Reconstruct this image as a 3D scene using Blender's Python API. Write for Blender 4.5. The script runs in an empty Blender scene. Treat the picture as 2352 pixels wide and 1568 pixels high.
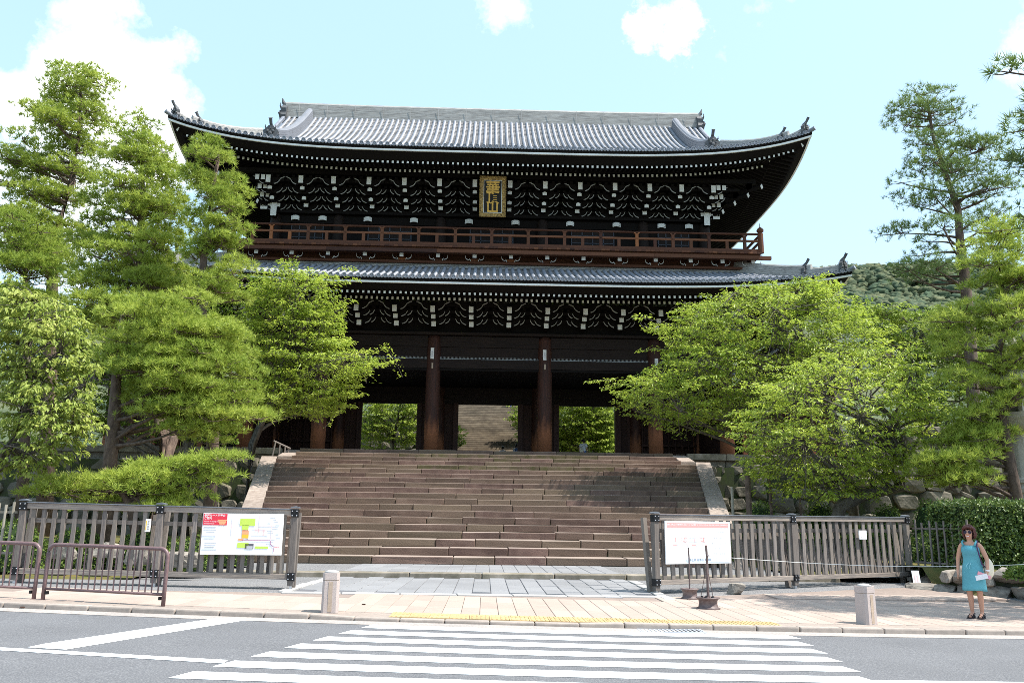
import bpy, bmesh, math, random
import numpy as np
from mathutils import Vector, Matrix
random.seed(7); rng = np.random.default_rng(7)
scene = bpy.context.scene
col = scene.collection
R = math.radians

# ------------------------------------------------------------------ camera
FPX = 1898.0; PW, PH = 2352.0, 1568.0          # measuring scale of the photograph
CAM = np.array([0.0, 0.0, 1.5])
yaw = R(1.72); pitch = math.atan((1195 - 784) / FPX); roll = 0.012
fwd = np.array([math.sin(yaw)*math.cos(pitch), math.cos(yaw)*math.cos(pitch), math.sin(pitch)])
r0 = np.array([math.cos(yaw), -math.sin(yaw), 0]); u0 = np.cross(r0, fwd)
rgt = r0*math.cos(roll) + u0*math.sin(roll); upv = u0*math.cos(roll) - r0*math.sin(roll)
cam_data = bpy.data.cameras.new('camera'); cam_data.sensor_width = 36; cam_data.lens = 36*FPX/PW
cam_data.clip_start = 0.1; cam_data.clip_end = 5000
cam = bpy.data.objects.new('camera', cam_data); col.objects.link(cam)
cam.matrix_world = Matrix(((rgt[0], upv[0], -fwd[0], CAM[0]), (rgt[1], upv[1], -fwd[1], CAM[1]), (rgt[2], upv[2], -fwd[2], CAM[2]), (0, 0, 0, 1)))
scene.camera = cam

# ------------------------------------------------------------------ sun, sky, exposure
SUN_EL, SUN_AZ = 60.0, 74.0       # azimuth: degrees to the right of straight behind the camera
SUN = Vector((math.sin(R(SUN_AZ))*math.cos(R(SUN_EL)), -math.cos(R(SUN_AZ))*math.cos(R(SUN_EL)), math.sin(R(SUN_EL))))
sl = bpy.data.lights.new('sun', 'SUN'); sl.energy = 4.6; sl.angle = R(0.53); sl.color = (1.0, 0.95, 0.87)
so = bpy.data.objects.new('sun', sl); col.objects.link(so)
so.rotation_euler = SUN.to_track_quat('Z', 'Y').to_euler(); so.location = (30, -30, 60)
world = bpy.data.worlds.new('World'); scene.world = world; world.use_nodes = True
wn = world.node_tree; wn.nodes.clear()
def N(tree, typ, **kw):
    n = tree.nodes.new(typ)
    for k, v in kw.items(): setattr(n, k, v)
    return n
sky = N(wn, 'ShaderNodeTexSky', sky_type='NISHITA', sun_disc=False)
sky.sun_elevation = R(SUN_EL); sky.sun_rotation = math.atan2(SUN.x, SUN.y)
sky.air_density = 1.0; sky.dust_density = 1.6; sky.ozone_density = 1.0; sky.altitude = 60
bg = N(wn, 'ShaderNodeBackground'); bg.inputs['Strength'].default_value = 0.15
wo = N(wn, 'ShaderNodeOutputWorld')
# thin high haze and fair-weather cumulus, all round the sky
tc = N(wn, 'ShaderNodeTexCoord')
noi = N(wn, 'ShaderNodeTexNoise'); noi.inputs['Scale'].default_value = 9.0; noi.inputs['Detail'].default_value = 9; noi.inputs['Roughness'].default_value = 0.62
wn.links.new(tc.outputs['Generated'], noi.inputs['Vector'])
noi2 = N(wn, 'ShaderNodeTexNoise'); noi2.inputs['Scale'].default_value = 32.0; noi2.inputs['Detail'].default_value = 10; noi2.inputs['Roughness'].default_value = 0.66
wn.links.new(tc.outputs['Generated'], noi2.inputs['Vector'])
prev = None
def pix_dir(px, py):
    v = fwd + rgt*(px-PW/2)/FPX - upv*(py-PH/2)/FPX
    return v/np.linalg.norm(v)
def mth(tree, op, a, b=None, clamp=False):
    n = N(tree, 'ShaderNodeMath', operation=op, use_clamp=clamp)
    for i, v in enumerate((a, b)):
        if v is None: continue
        if isinstance(v, (int, float)): n.inputs[i].default_value = v
        else: tree.links.new(v, n.inputs[i])
    return n.outputs[0]
CLOUDS = [(205, 235, 150, 1.0), (300, 350, 125, 1.0), (60, 260, 95, .9), (150, 420, 200, .8), (1500, 55, 48, .75), (1552, 72, 50, .8), (1525, 30, 30, .5), (1150, 8, 45, .4), (1185, 26, 32, .35), (2600, 160, 160, .8), (-500, 100, 260, .9), (1700, -900, 420, .7), (200, -1300, 380, .7)]
for (px, py, rad, amt) in CLOUDS:
    d = pix_dir(px, py)
    dot = N(wn, 'ShaderNodeVectorMath', operation='DISTANCE')
    wn.links.new(tc.outputs['Generated'], dot.inputs[0]); dot.inputs[1].default_value = d
    q = mth(wn, 'DIVIDE', dot.outputs['Value'], rad/FPX)          # 1 at the blob's rim
    q = mth(wn, 'SUBTRACT', 1.25, q)
    small = rad < 60
    nz = mth(wn, 'MULTIPLY', mth(wn, 'SUBTRACT', (noi2 if small else noi).outputs['Fac'], 0.5), 4.2 if small else 3.0)
    q = mth(wn, 'ADD', q, nz)
    q = mth(wn, 'MULTIPLY', mth(wn, 'MULTIPLY', q, .75 if small else 1.15, True), amt)
    prev = q if prev is None else mth(wn, 'MAXIMUM', prev, q)
hz = N(wn, 'ShaderNodeMixRGB'); hz.inputs['Fac'].default_value = 0.45; hz.inputs['Color2'].default_value = (3.7, 5.45, 6.5, 1)
wn.links.new(sky.outputs['Color'], hz.inputs['Color1'])
mx = N(wn, 'ShaderNodeMixRGB'); mx.inputs['Color2'].default_value = (8.6, 8.7, 8.8, 1)
wn.links.new(hz.outputs['Color'], mx.inputs['Color1']); wn.links.new(prev, mx.inputs['Fac'])
wn.links.new(mx.outputs['Color'], bg.inputs['Color']); wn.links.new(bg.outputs['Background'], wo.inputs['Surface'])
scene.view_settings.view_transform = 'Standard'; scene.view_settings.look = 'None'
scene.view_settings.exposure = 0.85; scene.view_settings.gamma = 1.0; scene.view_settings.use_curve_mapping = False
try:
    scene.cycles.filter_width = 0.85; scene.cycles.use_denoising = False
    scene.cycles.max_bounces = 6; scene.cycles.transparent_max_bounces = 6
    scene.cycles.diffuse_bounces = 3; scene.cycles.glossy_bounces = 2
except Exception: pass

# ------------------------------------------------------------------ pixel -> place helpers
def ray(px, py): return fwd + rgt*(px-PW/2)/FPX - upv*(py-PH/2)/FPX
def atY(px, py, Y):
    v = ray(px, py); return CAM + v*((Y-CAM[1])/v[1])
def onroad(px, py, s=0.018):
    v = ray(px, py); return CAM + v*(-CAM[2]/(v[2]+s*v[0]))
def smooth(a, b, t):
    t = min(1, max(0, (t-a)/(b-a))); return t*t*(3-2*t)
def gz(x, y):                      # the street falls gently to the right
    return -0.018*min(22, max(-22, x))*(1-smooth(17.0, 22.0, y))
def kc(x): return 12.35 + 0.008*(min(13, max(-12, x))-0.6)**2     # line of the gutter along the road

# ------------------------------------------------------------------ materials
MATS = {}
def mat(name, base, rough=0.8, var=0.0, noise=None, scale=(1, 1, 1), nscale=6.0, detail=5.0, bump=0.0, bscale=None, metal=0.0, spec=0.3, rnd=0.0, rndcol=None, transl=0.0, attr=None, obj_coords=True, nlo=0.35, nhi=0.65):
    """base colour, mixed by noise towards `noise`, per-object random towards `rndcol`, value jitter `rnd`, bump"""
    if name in MATS: return MATS[name]
    m = bpy.data.materials.new(name); m.use_nodes = True; t = m.node_tree; t.nodes.clear()
    out = N(t, 'ShaderNodeOutputMaterial'); p = N(t, 'ShaderNodeBsdfPrincipled')
    p.inputs['Roughness'].default_value = rough; p.inputs['Metallic'].default_value = metal
    p.inputs['Specular IOR Level'].default_value = spec
    c = N(t, 'ShaderNodeRGB'); c.outputs[0].default_value = (*base, 1); cur = c.outputs[0]
    geo = N(t, 'ShaderNodeNewGeometry'); tcn = N(t, 'ShaderNodeTexCoord'); info = N(t, 'ShaderNodeObjectInfo')
    mp = N(t, 'ShaderNodeMapping'); mp.inputs['Scale'].default_value = scale
    t.links.new(geo.outputs['Position'] if not obj_coords else tcn.outputs['Object'], mp.inputs['Vector'])
    if obj_coords:
        off = N(t, 'ShaderNodeVectorMath', operation='ADD'); cmb = N(t, 'ShaderNodeCombineXYZ')
        r37 = mth(t, 'MULTIPLY', info.outputs['Random'], 37.0)
        for i in range(3): t.links.new(r37, cmb.inputs[i])
        t.links.new(mp.outputs['Vector'], off.inputs[0]); t.links.new(cmb.outputs[0], off.inputs[1]); vec = off.outputs[0]
    else: vec = mp.outputs['Vector']
    def mixc(fac, c1, c2, typ='MIX'):
        n = N(t, 'ShaderNodeMixRGB', blend_type=typ)
        for k, v in (('Fac', fac), ('Color1', c1), ('Color2', c2)):
            if isinstance(v, (int, float)): n.inputs[k].default_value = v
            elif isinstance(v, tuple): n.inputs[k].default_value = (*v, 1)
            else: t.links.new(v, n.inputs[k])
        return n.outputs[0]
    nt = None
    if noise is not None:
        nt = N(t, 'ShaderNodeTexNoise'); nt.inputs['Scale'].default_value = nscale; nt.inputs['Detail'].default_value = detail; nt.inputs['Roughness'].default_value = 0.6
        t.links.new(vec, nt.inputs['Vector'])
        mr = N(t, 'ShaderNodeMapRange'); mr.inputs['From Min'].default_value = nlo; mr.inputs['From Max'].default_value = nhi
        t.links.new(nt.outputs['Fac'], mr.inputs['Value'])
        cur = mixc(mr.outputs[0], cur, tuple(noise))
    if var:
        n2 = N(t, 'ShaderNodeTexNoise'); n2.inputs['Scale'].default_value = 0.7; n2.inputs['Detail'].default_value = 4
        t.links.new(geo.outputs['Position'], n2.inputs['Vector'])
        mr = N(t, 'ShaderNodeMapRange'); mr.inputs['From Min'].default_value = .3; mr.inputs['From Max'].default_value = .7; mr.inputs['To Min'].default_value = 1-var; mr.inputs['To Max'].default_value = 1+var*.6
        t.links.new(n2.outputs['Fac'], mr.inputs['Value'])
        hsv = N(t, 'ShaderNodeHueSaturation'); t.links.new(cur, hsv.inputs['Color']); t.links.new(mr.outputs[0], hsv.inputs['Value']); cur = hsv.outputs[0]
    if rndcol is not None:
        cur = mixc(mth(t, 'MULTIPLY', info.outputs['Random'], 0.9), cur, tuple(rndcol))
    if rnd:
        fr = mth(t, 'FRACT', mth(t, 'MULTIPLY', info.outputs['Random'], 17.31))
        v = mth(t, 'ADD', mth(t, 'MULTIPLY', fr, 2*rnd), 1-rnd)
        hsv = N(t, 'ShaderNodeHueSaturation'); t.links.new(cur, hsv.inputs['Color']); t.links.new(v, hsv.inputs['Value']); cur = hsv.outputs[0]
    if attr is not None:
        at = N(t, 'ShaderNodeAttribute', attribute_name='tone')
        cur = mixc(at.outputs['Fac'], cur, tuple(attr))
    t.links.new(cur, p.inputs['Base Color'])
    if bump:
        bn = nt
        if bscale or nt is None:
            bn = N(t, 'ShaderNodeTexNoise'); bn.inputs['Scale'].default_value = bscale or nscale; bn.inputs['Detail'].default_value = 6
            t.links.new(vec, bn.inputs['Vector'])
        b = N(t, 'ShaderNodeBump'); b.inputs['Strength'].default_value = min(1, bump); b.inputs['Distance'].default_value = 0.02*max(1, bump)
        t.links.new(bn.outputs['Fac'], b.inputs['Height']); t.links.new(b.outputs['Normal'], p.inputs['Normal'])
    sh = p.outputs[0]
    if transl:
        tr = N(t, 'ShaderNodeBsdfTranslucent'); t.links.new(cur, tr.inputs['Color'])
        ms = N(t, 'ShaderNodeMixShader'); ms.inputs['Fac'].default_value = transl
        t.links.new(p.outputs[0], ms.inputs[1]); t.links.new(tr.outputs[0], ms.inputs[2]); sh = ms.outputs[0]
    t.links.new(sh, out.inputs['Surface'])
    MATS[name] = m; return m

M = dict(
 asphalt=mat('asphalt', (.112, .113, .121), .85, .10, (.225, .225, .23), nscale=55, detail=3, bump=.35, obj_coords=False, nlo=.45, nhi=.75),
 paint=mat('road_paint', (.84, .84, .83), .7, .06, (.6, .6, .6), nscale=24, detail=8, obj_coords=False, nlo=.6, nhi=.85),
 concrete=mat('kerb_concrete', (.36, .305, .265), .85, .10, (.29, .25, .22), nscale=9, bump=.2, rnd=.06),
 gutter=mat('gutter_concrete', (.40, .36, .33), .9, .12, (.27, .245, .23), nscale=30, bump=.3, obj_coords=False),
 paver=mat('pink_paver', (.390, .303, .255), .8, .10, (.345, .27, .23), nscale=6, rnd=.07, rndcol=(.38, .312, .266), bump=.12),
 slab=mat('granite_slab', (.205, .205, .215), .7, .08, (.27, .27, .275), nscale=60, detail=2, rnd=.09, bump=.15),
 border=mat('granite_border', (.42, .41, .395), .75, .06, (.35, .34, .33), nscale=40, rnd=.05),
 gravel=mat('gravel', (.29, .285, .28), .95, .1, (.10, .10, .11), nscale=38, detail=2, bump=1.0, obj_coords=False),
 moss=mat('moss_ground', (.075, .095, .025), .95, .3, (.15, .11, .035), nscale=2.2, bump=1.0, bscale=30, obj_coords=False),
 earth=mat('earth', (.13, .10, .07), .95, .2, (.10, .12, .04), nscale=1.2, bump=.8, bscale=20, obj_coords=False),
 tactile=mat('tactile_yellow', (.50, .36, .175), .7, .05, (.42, .31, .16), nscale=14, rnd=.12),
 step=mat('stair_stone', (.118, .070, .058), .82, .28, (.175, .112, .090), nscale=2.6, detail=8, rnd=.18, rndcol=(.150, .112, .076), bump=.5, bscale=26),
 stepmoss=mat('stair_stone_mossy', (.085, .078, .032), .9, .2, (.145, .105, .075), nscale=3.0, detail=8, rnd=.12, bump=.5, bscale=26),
 flank=mat('flank_stone', (.36, .30, .26), .85, .12, (.25, .20, .17), nscale=5, rnd=.1, bump=.4, bscale=30),
 wallstone=mat('wall_stone', (.215, .188, .145), .9, .2, (.085, .075, .055), nscale=2.4, detail=8, rnd=.30, rndcol=(.155, .142, .115), bump=.9, bscale=9),
 kerbstone=mat('platform_stone', (.30, .26, .21), .85, .2, (.17, .15, .11), nscale=3, rnd=.12, bump=.4),
 joint=mat('wall_joint', (.045, .045, .035), 1, 0, (.05, .07, .02), nscale=2, obj_coords=False),
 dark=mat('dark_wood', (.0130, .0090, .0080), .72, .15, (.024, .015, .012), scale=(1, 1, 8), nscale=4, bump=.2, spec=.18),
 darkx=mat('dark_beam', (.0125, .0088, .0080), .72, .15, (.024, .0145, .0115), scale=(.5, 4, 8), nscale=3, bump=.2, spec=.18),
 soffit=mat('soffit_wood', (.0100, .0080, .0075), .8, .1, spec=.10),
 column=mat('column_wood', (.060, .021, .013), .62, .15, (.028, .012, .009), scale=(5, 5, .35), nscale=4, detail=7, bump=.35, rnd=.12, spec=.25),
 red=mat('balcony_wood', (.085, .030, .017), .7, .25, (.040, .016, .011), scale=(.4, 4, 5), nscale=4, detail=7, rnd=.25, rndcol=(.15, .058, .026), bump=.3, spec=.25),
 newwood=mat('new_wood', (.30, .105, .035), .65, .1, (.22, .075, .025), scale=(.4, 4, 5), nscale=4, bump=.2),
 plank=mat('wall_board', (.055, .022, .015), .7, .2, (.032, .016, .012), scale=(.5, 4, 5), nscale=3, rnd=.2, bump=.2, spec=.2),
 white=mat('white_paint', (.80, .80, .78), .75, .06, (.70, .70, .68), nscale=8),
 agedwhite=mat('aged_white_paint', (.42, .42, .41), .8, .1, (.30, .30, .29), nscale=6),
 lattice=mat('lattice_paint', (.05, .055, .07), .6),
 tile=mat('roof_tile', (.150, .168, .205), .50, .12, (.24, .255, .29), nscale=3.0, detail=9, rnd=.10, bump=.15, spec=.55),
 pan=mat('pan_tile', (.115, .112, .115), .55, .15, (.24, .225, .215), nscale=5.0, detail=9, bump=.2, obj_coords=False, spec=.4),
 ridge=mat('ridge_tile', (.44, .43, .405), .6, .10, (.20, .19, .18), scale=(.35, 1, 16), nscale=5, detail=3, bump=.4, nlo=.42, nhi=.60, obj_coords=False),
 oni=mat('ogre_tile', (.12, .125, .13), .6, .1, (.07, .07, .075), nscale=9, bump=.8),
 gold=mat('gold_leaf', (.72, .45, .11), .38, 0, (.52, .31, .07), nscale=7, metal=.35),
 goldframe=mat('gold_frame', (.50, .33, .11), .42, 0, (.10, .06, .025), nscale=16, detail=3, bump=1, metal=.4),
 black=mat('black_lacquer', (.010, .010, .012), .35),
 fence=mat('weathered_wood', (.135, .118, .113), .85, .2, (.235, .205, .185), scale=(9, 9, .6), nscale=5, detail=7, rnd=.18, rndcol=(.21, .18, .155), bump=.4, spec=.15),
 fenceh=mat('weathered_beam', (.21, .18, .165), .85, .15, (.36, .30, .25), scale=(.6, 9, 9), nscale=5, detail=7, rnd=.1, bump=.4, spec=.15),
 picket=mat('pale_picket', (.34, .31, .25), .85, .1, (.24, .22, .18), scale=(9, 9, .6), nscale=5, rnd=.15),
 fencecap=mat('beam_cap', (.10, .115, .14), .5, .1, (.16, .17, .19), nscale=6),
 iron=mat('black_iron', (.015, .015, .017), .45, 0, None, metal=.3),
 steel=mat('pale_steel', (.62, .62, .64), .35, metal=.7),
 barrier=mat('brown_enamel', (.125, .070, .075), .45, .05, (.17, .11, .105), nscale=30, spec=.5),
 rim=mat('rim_enamel', (.095, .060, .058), .5, .05, (.16, .12, .11), nscale=14, spec=.4),
 granite=mat('bollard_granite', (.47, .40, .365), .75, .05, (.42, .35, .33), nscale=60, detail=2, bump=.15),
 stain=mat('bollard_stain', (.46, .36, .27), .8, .05, (.36, .28, .22), nscale=30),
 sign=mat('sign_white', (.86, .86, .86), .5), signred=mat('sign_red', (.72, .045, .075), .5), signpink=mat('sign_pink', (.88, .35, .33), .5),
 signblue=mat('sign_blue', (.62, .72, .86), .5), signgreen=mat('sign_green', (.55, .74, .12), .5), signorange=mat('sign_orange', (.90, .52, .05), .5),
 signpeach=mat('sign_peach', (.92, .40, .20), .5), signgrey=mat('sign_grey', (.50, .50, .53), .5), signpurple=mat('sign_purple', (.40, .13, .28), .5), ink=mat('sign_ink', (.12, .12, .14), .6),
 faintred=mat('sign_faint_red', (.90, .55, .54), .5), faintblue=mat('sign_faint_blue', (.68, .73, .82), .5),
 bark=mat('pine_bark', (.16, .115, .09), .95, .2, (.075, .052, .042), scale=(1, 1, .45), nscale=9, detail=6, bump=1.0),
 barkgrey=mat('tree_bark', (.15, .13, .11), .9, .2, (.07, .06, .05), scale=(1, 1, .5), nscale=9, bump=.8),
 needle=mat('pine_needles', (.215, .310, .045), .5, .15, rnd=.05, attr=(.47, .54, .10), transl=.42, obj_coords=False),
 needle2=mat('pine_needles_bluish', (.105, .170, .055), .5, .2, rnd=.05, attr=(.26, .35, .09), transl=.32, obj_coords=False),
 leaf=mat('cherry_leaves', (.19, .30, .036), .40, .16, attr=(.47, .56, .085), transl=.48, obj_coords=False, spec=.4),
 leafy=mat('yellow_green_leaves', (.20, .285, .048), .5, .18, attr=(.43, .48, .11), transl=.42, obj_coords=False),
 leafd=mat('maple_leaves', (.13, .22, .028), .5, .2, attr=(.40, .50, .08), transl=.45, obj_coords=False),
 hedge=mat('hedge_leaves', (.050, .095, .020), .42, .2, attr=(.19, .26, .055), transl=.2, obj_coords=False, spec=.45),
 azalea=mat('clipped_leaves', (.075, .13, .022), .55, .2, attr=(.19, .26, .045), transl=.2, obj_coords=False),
 forest=mat('far_forest', (.045, .075, .040), .95, .25, (.105, .115, .055), nscale=.13, detail=6, obj_coords=False, nlo=.4, nhi=.6),
 rock=mat('garden_rock', (.30, .27, .23), .9, .1, (.16, .14, .12), nscale=5, rnd=.15, bump=.8),
 cream=mat('cream_stone', (.60, .55, .46), .8, .08, (.48, .44, .38), nscale=5, bump=.2),
 skin=mat('skin', (.52, .275, .185), .5, spec=.35), hair=mat('dark_red_hair', (.055, .018, .014), .5, 0, (.13, .04, .03), nscale=40, bump=.8, scale=(1, 1, .3)),
 dress=mat('turquoise_cloth', (.115, .37, .43), .85, .06, (.095, .31, .37), nscale=5, bump=.25),
 dresstrim=mat('pale_turquoise', (.30, .62, .70), .85), lens=mat('dark_lens', (.02, .01, .03), .15), lips=mat('lips', (.55, .12, .12), .5), teeth=mat('teeth', (.85, .83, .8), .4),
 sandal=mat('black_sandal', (.018, .014, .020), .5), strap=mat('purple_strap', (.07, .025, .09), .7), bag=mat('cream_bag', (.72, .66, .52), .8, .05), paper=mat('paper', (.82, .82, .85), .6), paperpink=mat('pink_paper', (.80, .36, .42), .6),
 wshirt=mat('white_shirt', (.78, .78, .80), .8), denim=mat('blue_cloth', (.12, .20, .42), .85), blackhair=mat('black_hair', (.012, .010, .010), .5), rope=mat('white_rope', (.62, .62, .60), .8),
)

def weathered_column():
    m = M['column']; t = m.node_tree; p = next(n for n in t.nodes if n.type == 'BSDF_PRINCIPLED'); old = p.inputs['Base Color'].links[0].from_socket
    tcn = N(t, 'ShaderNodeTexCoord'); sx = N(t, 'ShaderNodeSeparateXYZ'); t.links.new(tcn.outputs['Object'], sx.inputs[0])
    nz = N(t, 'ShaderNodeTexNoise'); nz.inputs['Scale'].default_value = 2.2; nz.inputs['Detail'].default_value = 5; mp = N(t, 'ShaderNodeMapping'); mp.inputs['Scale'].default_value = (2.5, 2.5, .5); t.links.new(tcn.outputs['Object'], mp.inputs['Vector']); t.links.new(mp.outputs[0], nz.inputs['Vector'])
    h = mth(t, 'ADD', sx.outputs['Z'], mth(t, 'MULTIPLY', mth(t, 'SUBTRACT', nz.outputs['Fac'], .5), 1.6))
    mr = N(t, 'ShaderNodeMapRange'); mr.inputs['From Min'].default_value = 1.9; mr.inputs['From Max'].default_value = 1.1; t.links.new(h, mr.inputs['Value'])
    mx_ = N(t, 'ShaderNodeMixRGB'); mx_.inputs['Color2'].default_value = (.30, .115, .055, 1); t.links.new(mth(t, 'MULTIPLY', mr.outputs[0], .85), mx_.inputs['Fac']); t.links.new(old, mx_.inputs['Color1']); t.links.new(mx_.outputs[0], p.inputs['Base Color'])
def sunlit_nosing(m, colr, fac):
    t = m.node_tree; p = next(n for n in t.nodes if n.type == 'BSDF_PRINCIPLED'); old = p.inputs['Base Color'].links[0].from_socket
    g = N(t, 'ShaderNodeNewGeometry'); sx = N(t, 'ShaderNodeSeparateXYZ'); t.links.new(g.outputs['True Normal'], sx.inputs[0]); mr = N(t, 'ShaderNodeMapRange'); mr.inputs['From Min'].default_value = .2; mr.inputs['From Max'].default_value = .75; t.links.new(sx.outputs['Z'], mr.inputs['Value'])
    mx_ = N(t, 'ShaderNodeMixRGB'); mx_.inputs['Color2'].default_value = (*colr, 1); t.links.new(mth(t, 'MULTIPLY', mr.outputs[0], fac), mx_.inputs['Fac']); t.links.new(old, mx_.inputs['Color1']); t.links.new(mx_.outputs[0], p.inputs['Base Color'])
for k_ in ('step', 'stepmoss'): sunlit_nosing(M[k_], (.36, .295, .255), .7)      # sun on nosings and foot-worn treads painted in as paler upward faces
weathered_column()      # rain-washed foot of every column
# ------------------------------------------------------------------ mesh helpers
def mesh_from(name, v, f, mats=None, mi=None, smooth_=False):
    me = bpy.data.meshes.new(name); me.from_pydata([tuple(map(float, p)) for p in v], [], [tuple(map(int, q)) for q in f])
    for m in (mats or []): me.materials.append(m)
    if mi is not None: me.polygons.foreach_set('material_index', np.asarray(mi, dtype=np.int32))
    if smooth_: me.polygons.foreach_set('use_smooth', np.ones(len(me.polygons), dtype=bool))
    me.update(); return me
def link(name, me, parent=None, loc=None, rot=None, scl=None, kind=None, label=None, cat=None, group=None):
    o = bpy.data.objects.new(name, me); col.objects.link(o)
    if parent is not None: o.parent = parent
    if loc is not None: o.location = [float(a) for a in loc]
    if rot is not None: o.rotation_euler = rot
    if scl is not None: o.scale = scl
    if kind: o['kind'] = kind
    if label: o['label'] = label
    if cat: o['category'] = cat
    if group: o['group'] = group
    return o
def empty(name, loc, label, cat, group=None, rotz=0.0):
    o = link(name, None, None, loc, (0, 0, rotz), None, None, label, cat, group); o.empty_display_size = .3
    return o
class MB:
    def __init__(s): s.v = []; s.f = []; s.mi = []
    def add(s, v, f, mi=0):
        b = len(s.v); s.v += [tuple(p) for p in v]; s.f += [tuple(b+i for i in q) for q in f]; s.mi += [mi]*len(f); return s
    def box(s, c, d, mi=0, ry=0.0, rz=0.0, rx=0.0, front=None):
        """box centred c, full sizes d; `front` = material index for the -y face"""
        v = np.array([(x, y, z) for x in (-.5, .5) for y in (-.5, .5) for z in (-.5, .5)])*np.array(d)
        if rx or ry or rz: v = v @ np.array(Matrix.Rotation(rx, 3, 'X') ).T @ np.array(Matrix.Rotation(ry, 3, 'Y')).T @ np.array(Matrix.Rotation(rz, 3, 'Z')).T
        v = v + np.array(c)
        f = [(0, 1, 3, 2), (4, 6, 7, 5), (0, 4, 5, 1), (2, 3, 7, 6), (0, 2, 6, 4), (1, 5, 7, 3)]
        s.add(v, f, mi)
        if front is not None: s.mi[-4] = front
        return s
    def hexa(s, pts, mi=0):   # 8 points: bottom 4 ccw, top 4 ccw
        return s.add(pts, [(0, 3, 2, 1), (4, 5, 6, 7), (0, 1, 5, 4), (1, 2, 6, 5), (2, 3, 7, 6), (3, 0, 4, 7)], mi)
    def tube(s, pts, rad, n=8, mi=0, cap=True):
        pts = [np.array(p, float) for p in pts]; rad = [rad]*len(pts) if isinstance(rad, (int, float)) else rad
        b = len(s.v); up = np.array([0, 0, 1.0])
        for i, p in enumerate(pts):
            t = (pts[min(i+1, len(pts)-1)]-pts[max(i-1, 0)]); t = t/(np.linalg.norm(t)+1e-9)
            a = np.cross(t, up)
            if np.linalg.norm(a) < .05: a = np.cross(t, np.array([1.0, 0, 0]))
            a = a/np.linalg.norm(a); c = np.cross(a, t)
            for k in range(n):
                w = 2*math.pi*k/n; s.v.append(tuple(p+rad[i]*(math.cos(w)*a+math.sin(w)*c)))
        for i in range(len(pts)-1):
            for k in range(n):
                s.f.append((b+i*n+k, b+i*n+(k+1) % n, b+(i+1)*n+(k+1) % n, b+(i+1)*n+k)); s.mi.append(mi)
        if cap:
            s.f.append(tuple(b+k for k in range(n))[::-1]); s.mi.append(mi)
            s.f.append(tuple(b+(len(pts)-1)*n+k for k in range(n))); s.mi.append(mi)
        return s
    def lathe(s, prof, c, n=20, mi=0, axis='Z'):
        b = len(s.v)
        for (r, z) in prof:
            for k in range(n):
                w = 2*math.pi*k/n
                if axis == 'Z': s.v.append((c[0]+r*math.cos(w), c[1]+r*math.sin(w), c[2]+z))
                else: s.v.append((c[0]+r*math.cos(w), c[1]-z, c[2]+r*math.sin(w)))     # axis along -y
        for i in range(len(prof)-1):
            for k in range(n):
                s.f.append((b+i*n+k, b+i*n+(k+1) % n, b+(i+1)*n+(k+1) % n, b+(i+1)*n+k)); s.mi.append(mi)
        s.f.append(tuple(b+k for k in range(n))[::-1]); s.mi.append(mi)
        s.f.append(tuple(b+(len(prof)-1)*n+k for k in range(n))); s.mi.append(mi)
        return s
    def prism(s, poly, y0, y1, mi=0):      # polygon in x,z extruded along y
        n = len(poly); b = len(s.v)
        s.v += [(x, y0, z) for x, z in poly] + [(x, y1, z) for x, z in poly]
        s.f += [tuple(b+i for i in range(n)), tuple(b+n+i for i in range(n))[::-1]] + [(b+i, b+n+i, b+n+(i+1) % n, b+(i+1) % n) for i in range(n)]
        s.mi += [mi]*(n+2); return s
    def build(s, name, mats, parent=None, smooth_=False, bevel=0, **kw):
        mats = mats if isinstance(mats, (list, tuple)) else [mats]
        me = mesh_from(name, s.v, s.f, mats, s.mi, smooth_)
        o = link(name, me, parent, **kw)
        if bevel: bev(o, bevel)
        return o
def bev(o, w, seg=2):
    b = o.modifiers.new('bevel', 'BEVEL'); b.width = w; b.segments = seg; b.limit_method = 'ANGLE'
def bevel_mesh(d, w, jit=0.0, seed=0, seg=1):
    """unit-cube-like bevelled block, sizes d, centred, baked into mesh data"""
    bm = bmesh.new(); bmesh.ops.create_cube(bm, size=1.0)
    rr = random.Random(seed)
    for v in bm.verts:
        v.co = Vector((v.co.x*d[0], v.co.y*d[1], v.co.z*d[2]))
        if jit: v.co += Vector((rr.uniform(-jit, jit), rr.uniform(-jit, jit), rr.uniform(-jit, jit)))
    bmesh.ops.bevel(bm, geom=list(bm.edges), offset=w, segments=seg, affect='EDGES', profile=.6)
    v = [tuple(x.co) for x in bm.verts]; f = [tuple(q.index for q in p.verts) for p in bm.faces]
    bm.free(); return v, f
def rock_mesh(name, seed, m, sub=2, sq=.55):
    """lumpy unit rock: a cube-ish sphere with flattened facets"""
    rr = np.random.default_rng(seed); bm = bmesh.new(); bmesh.ops.create_icosphere(bm, subdivisions=sub, radius=1)
    ax = rr.normal(size=(7, 3)); ax /= np.linalg.norm(ax, axis=1)[:, None]; cut = rr.uniform(.62, .9, 7)
    for v in bm.verts:
        p = np.array(v.co); q = np.sign(p)*np.abs(p)**sq; q = q/np.max(np.abs(q))*.5*(1) if True else q
        for a, c in zip(ax, cut):
            d = q @ a
            if d > c*.5: q = q - a*(d-c*.5)*.8
        v.co = Vector(q + rr.normal(size=3)*.012)
    bm.normal_update()
    me = bpy.data.meshes.new(name); bm.to_mesh(me); bm.free(); me.materials.append(m)
    return me
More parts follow.
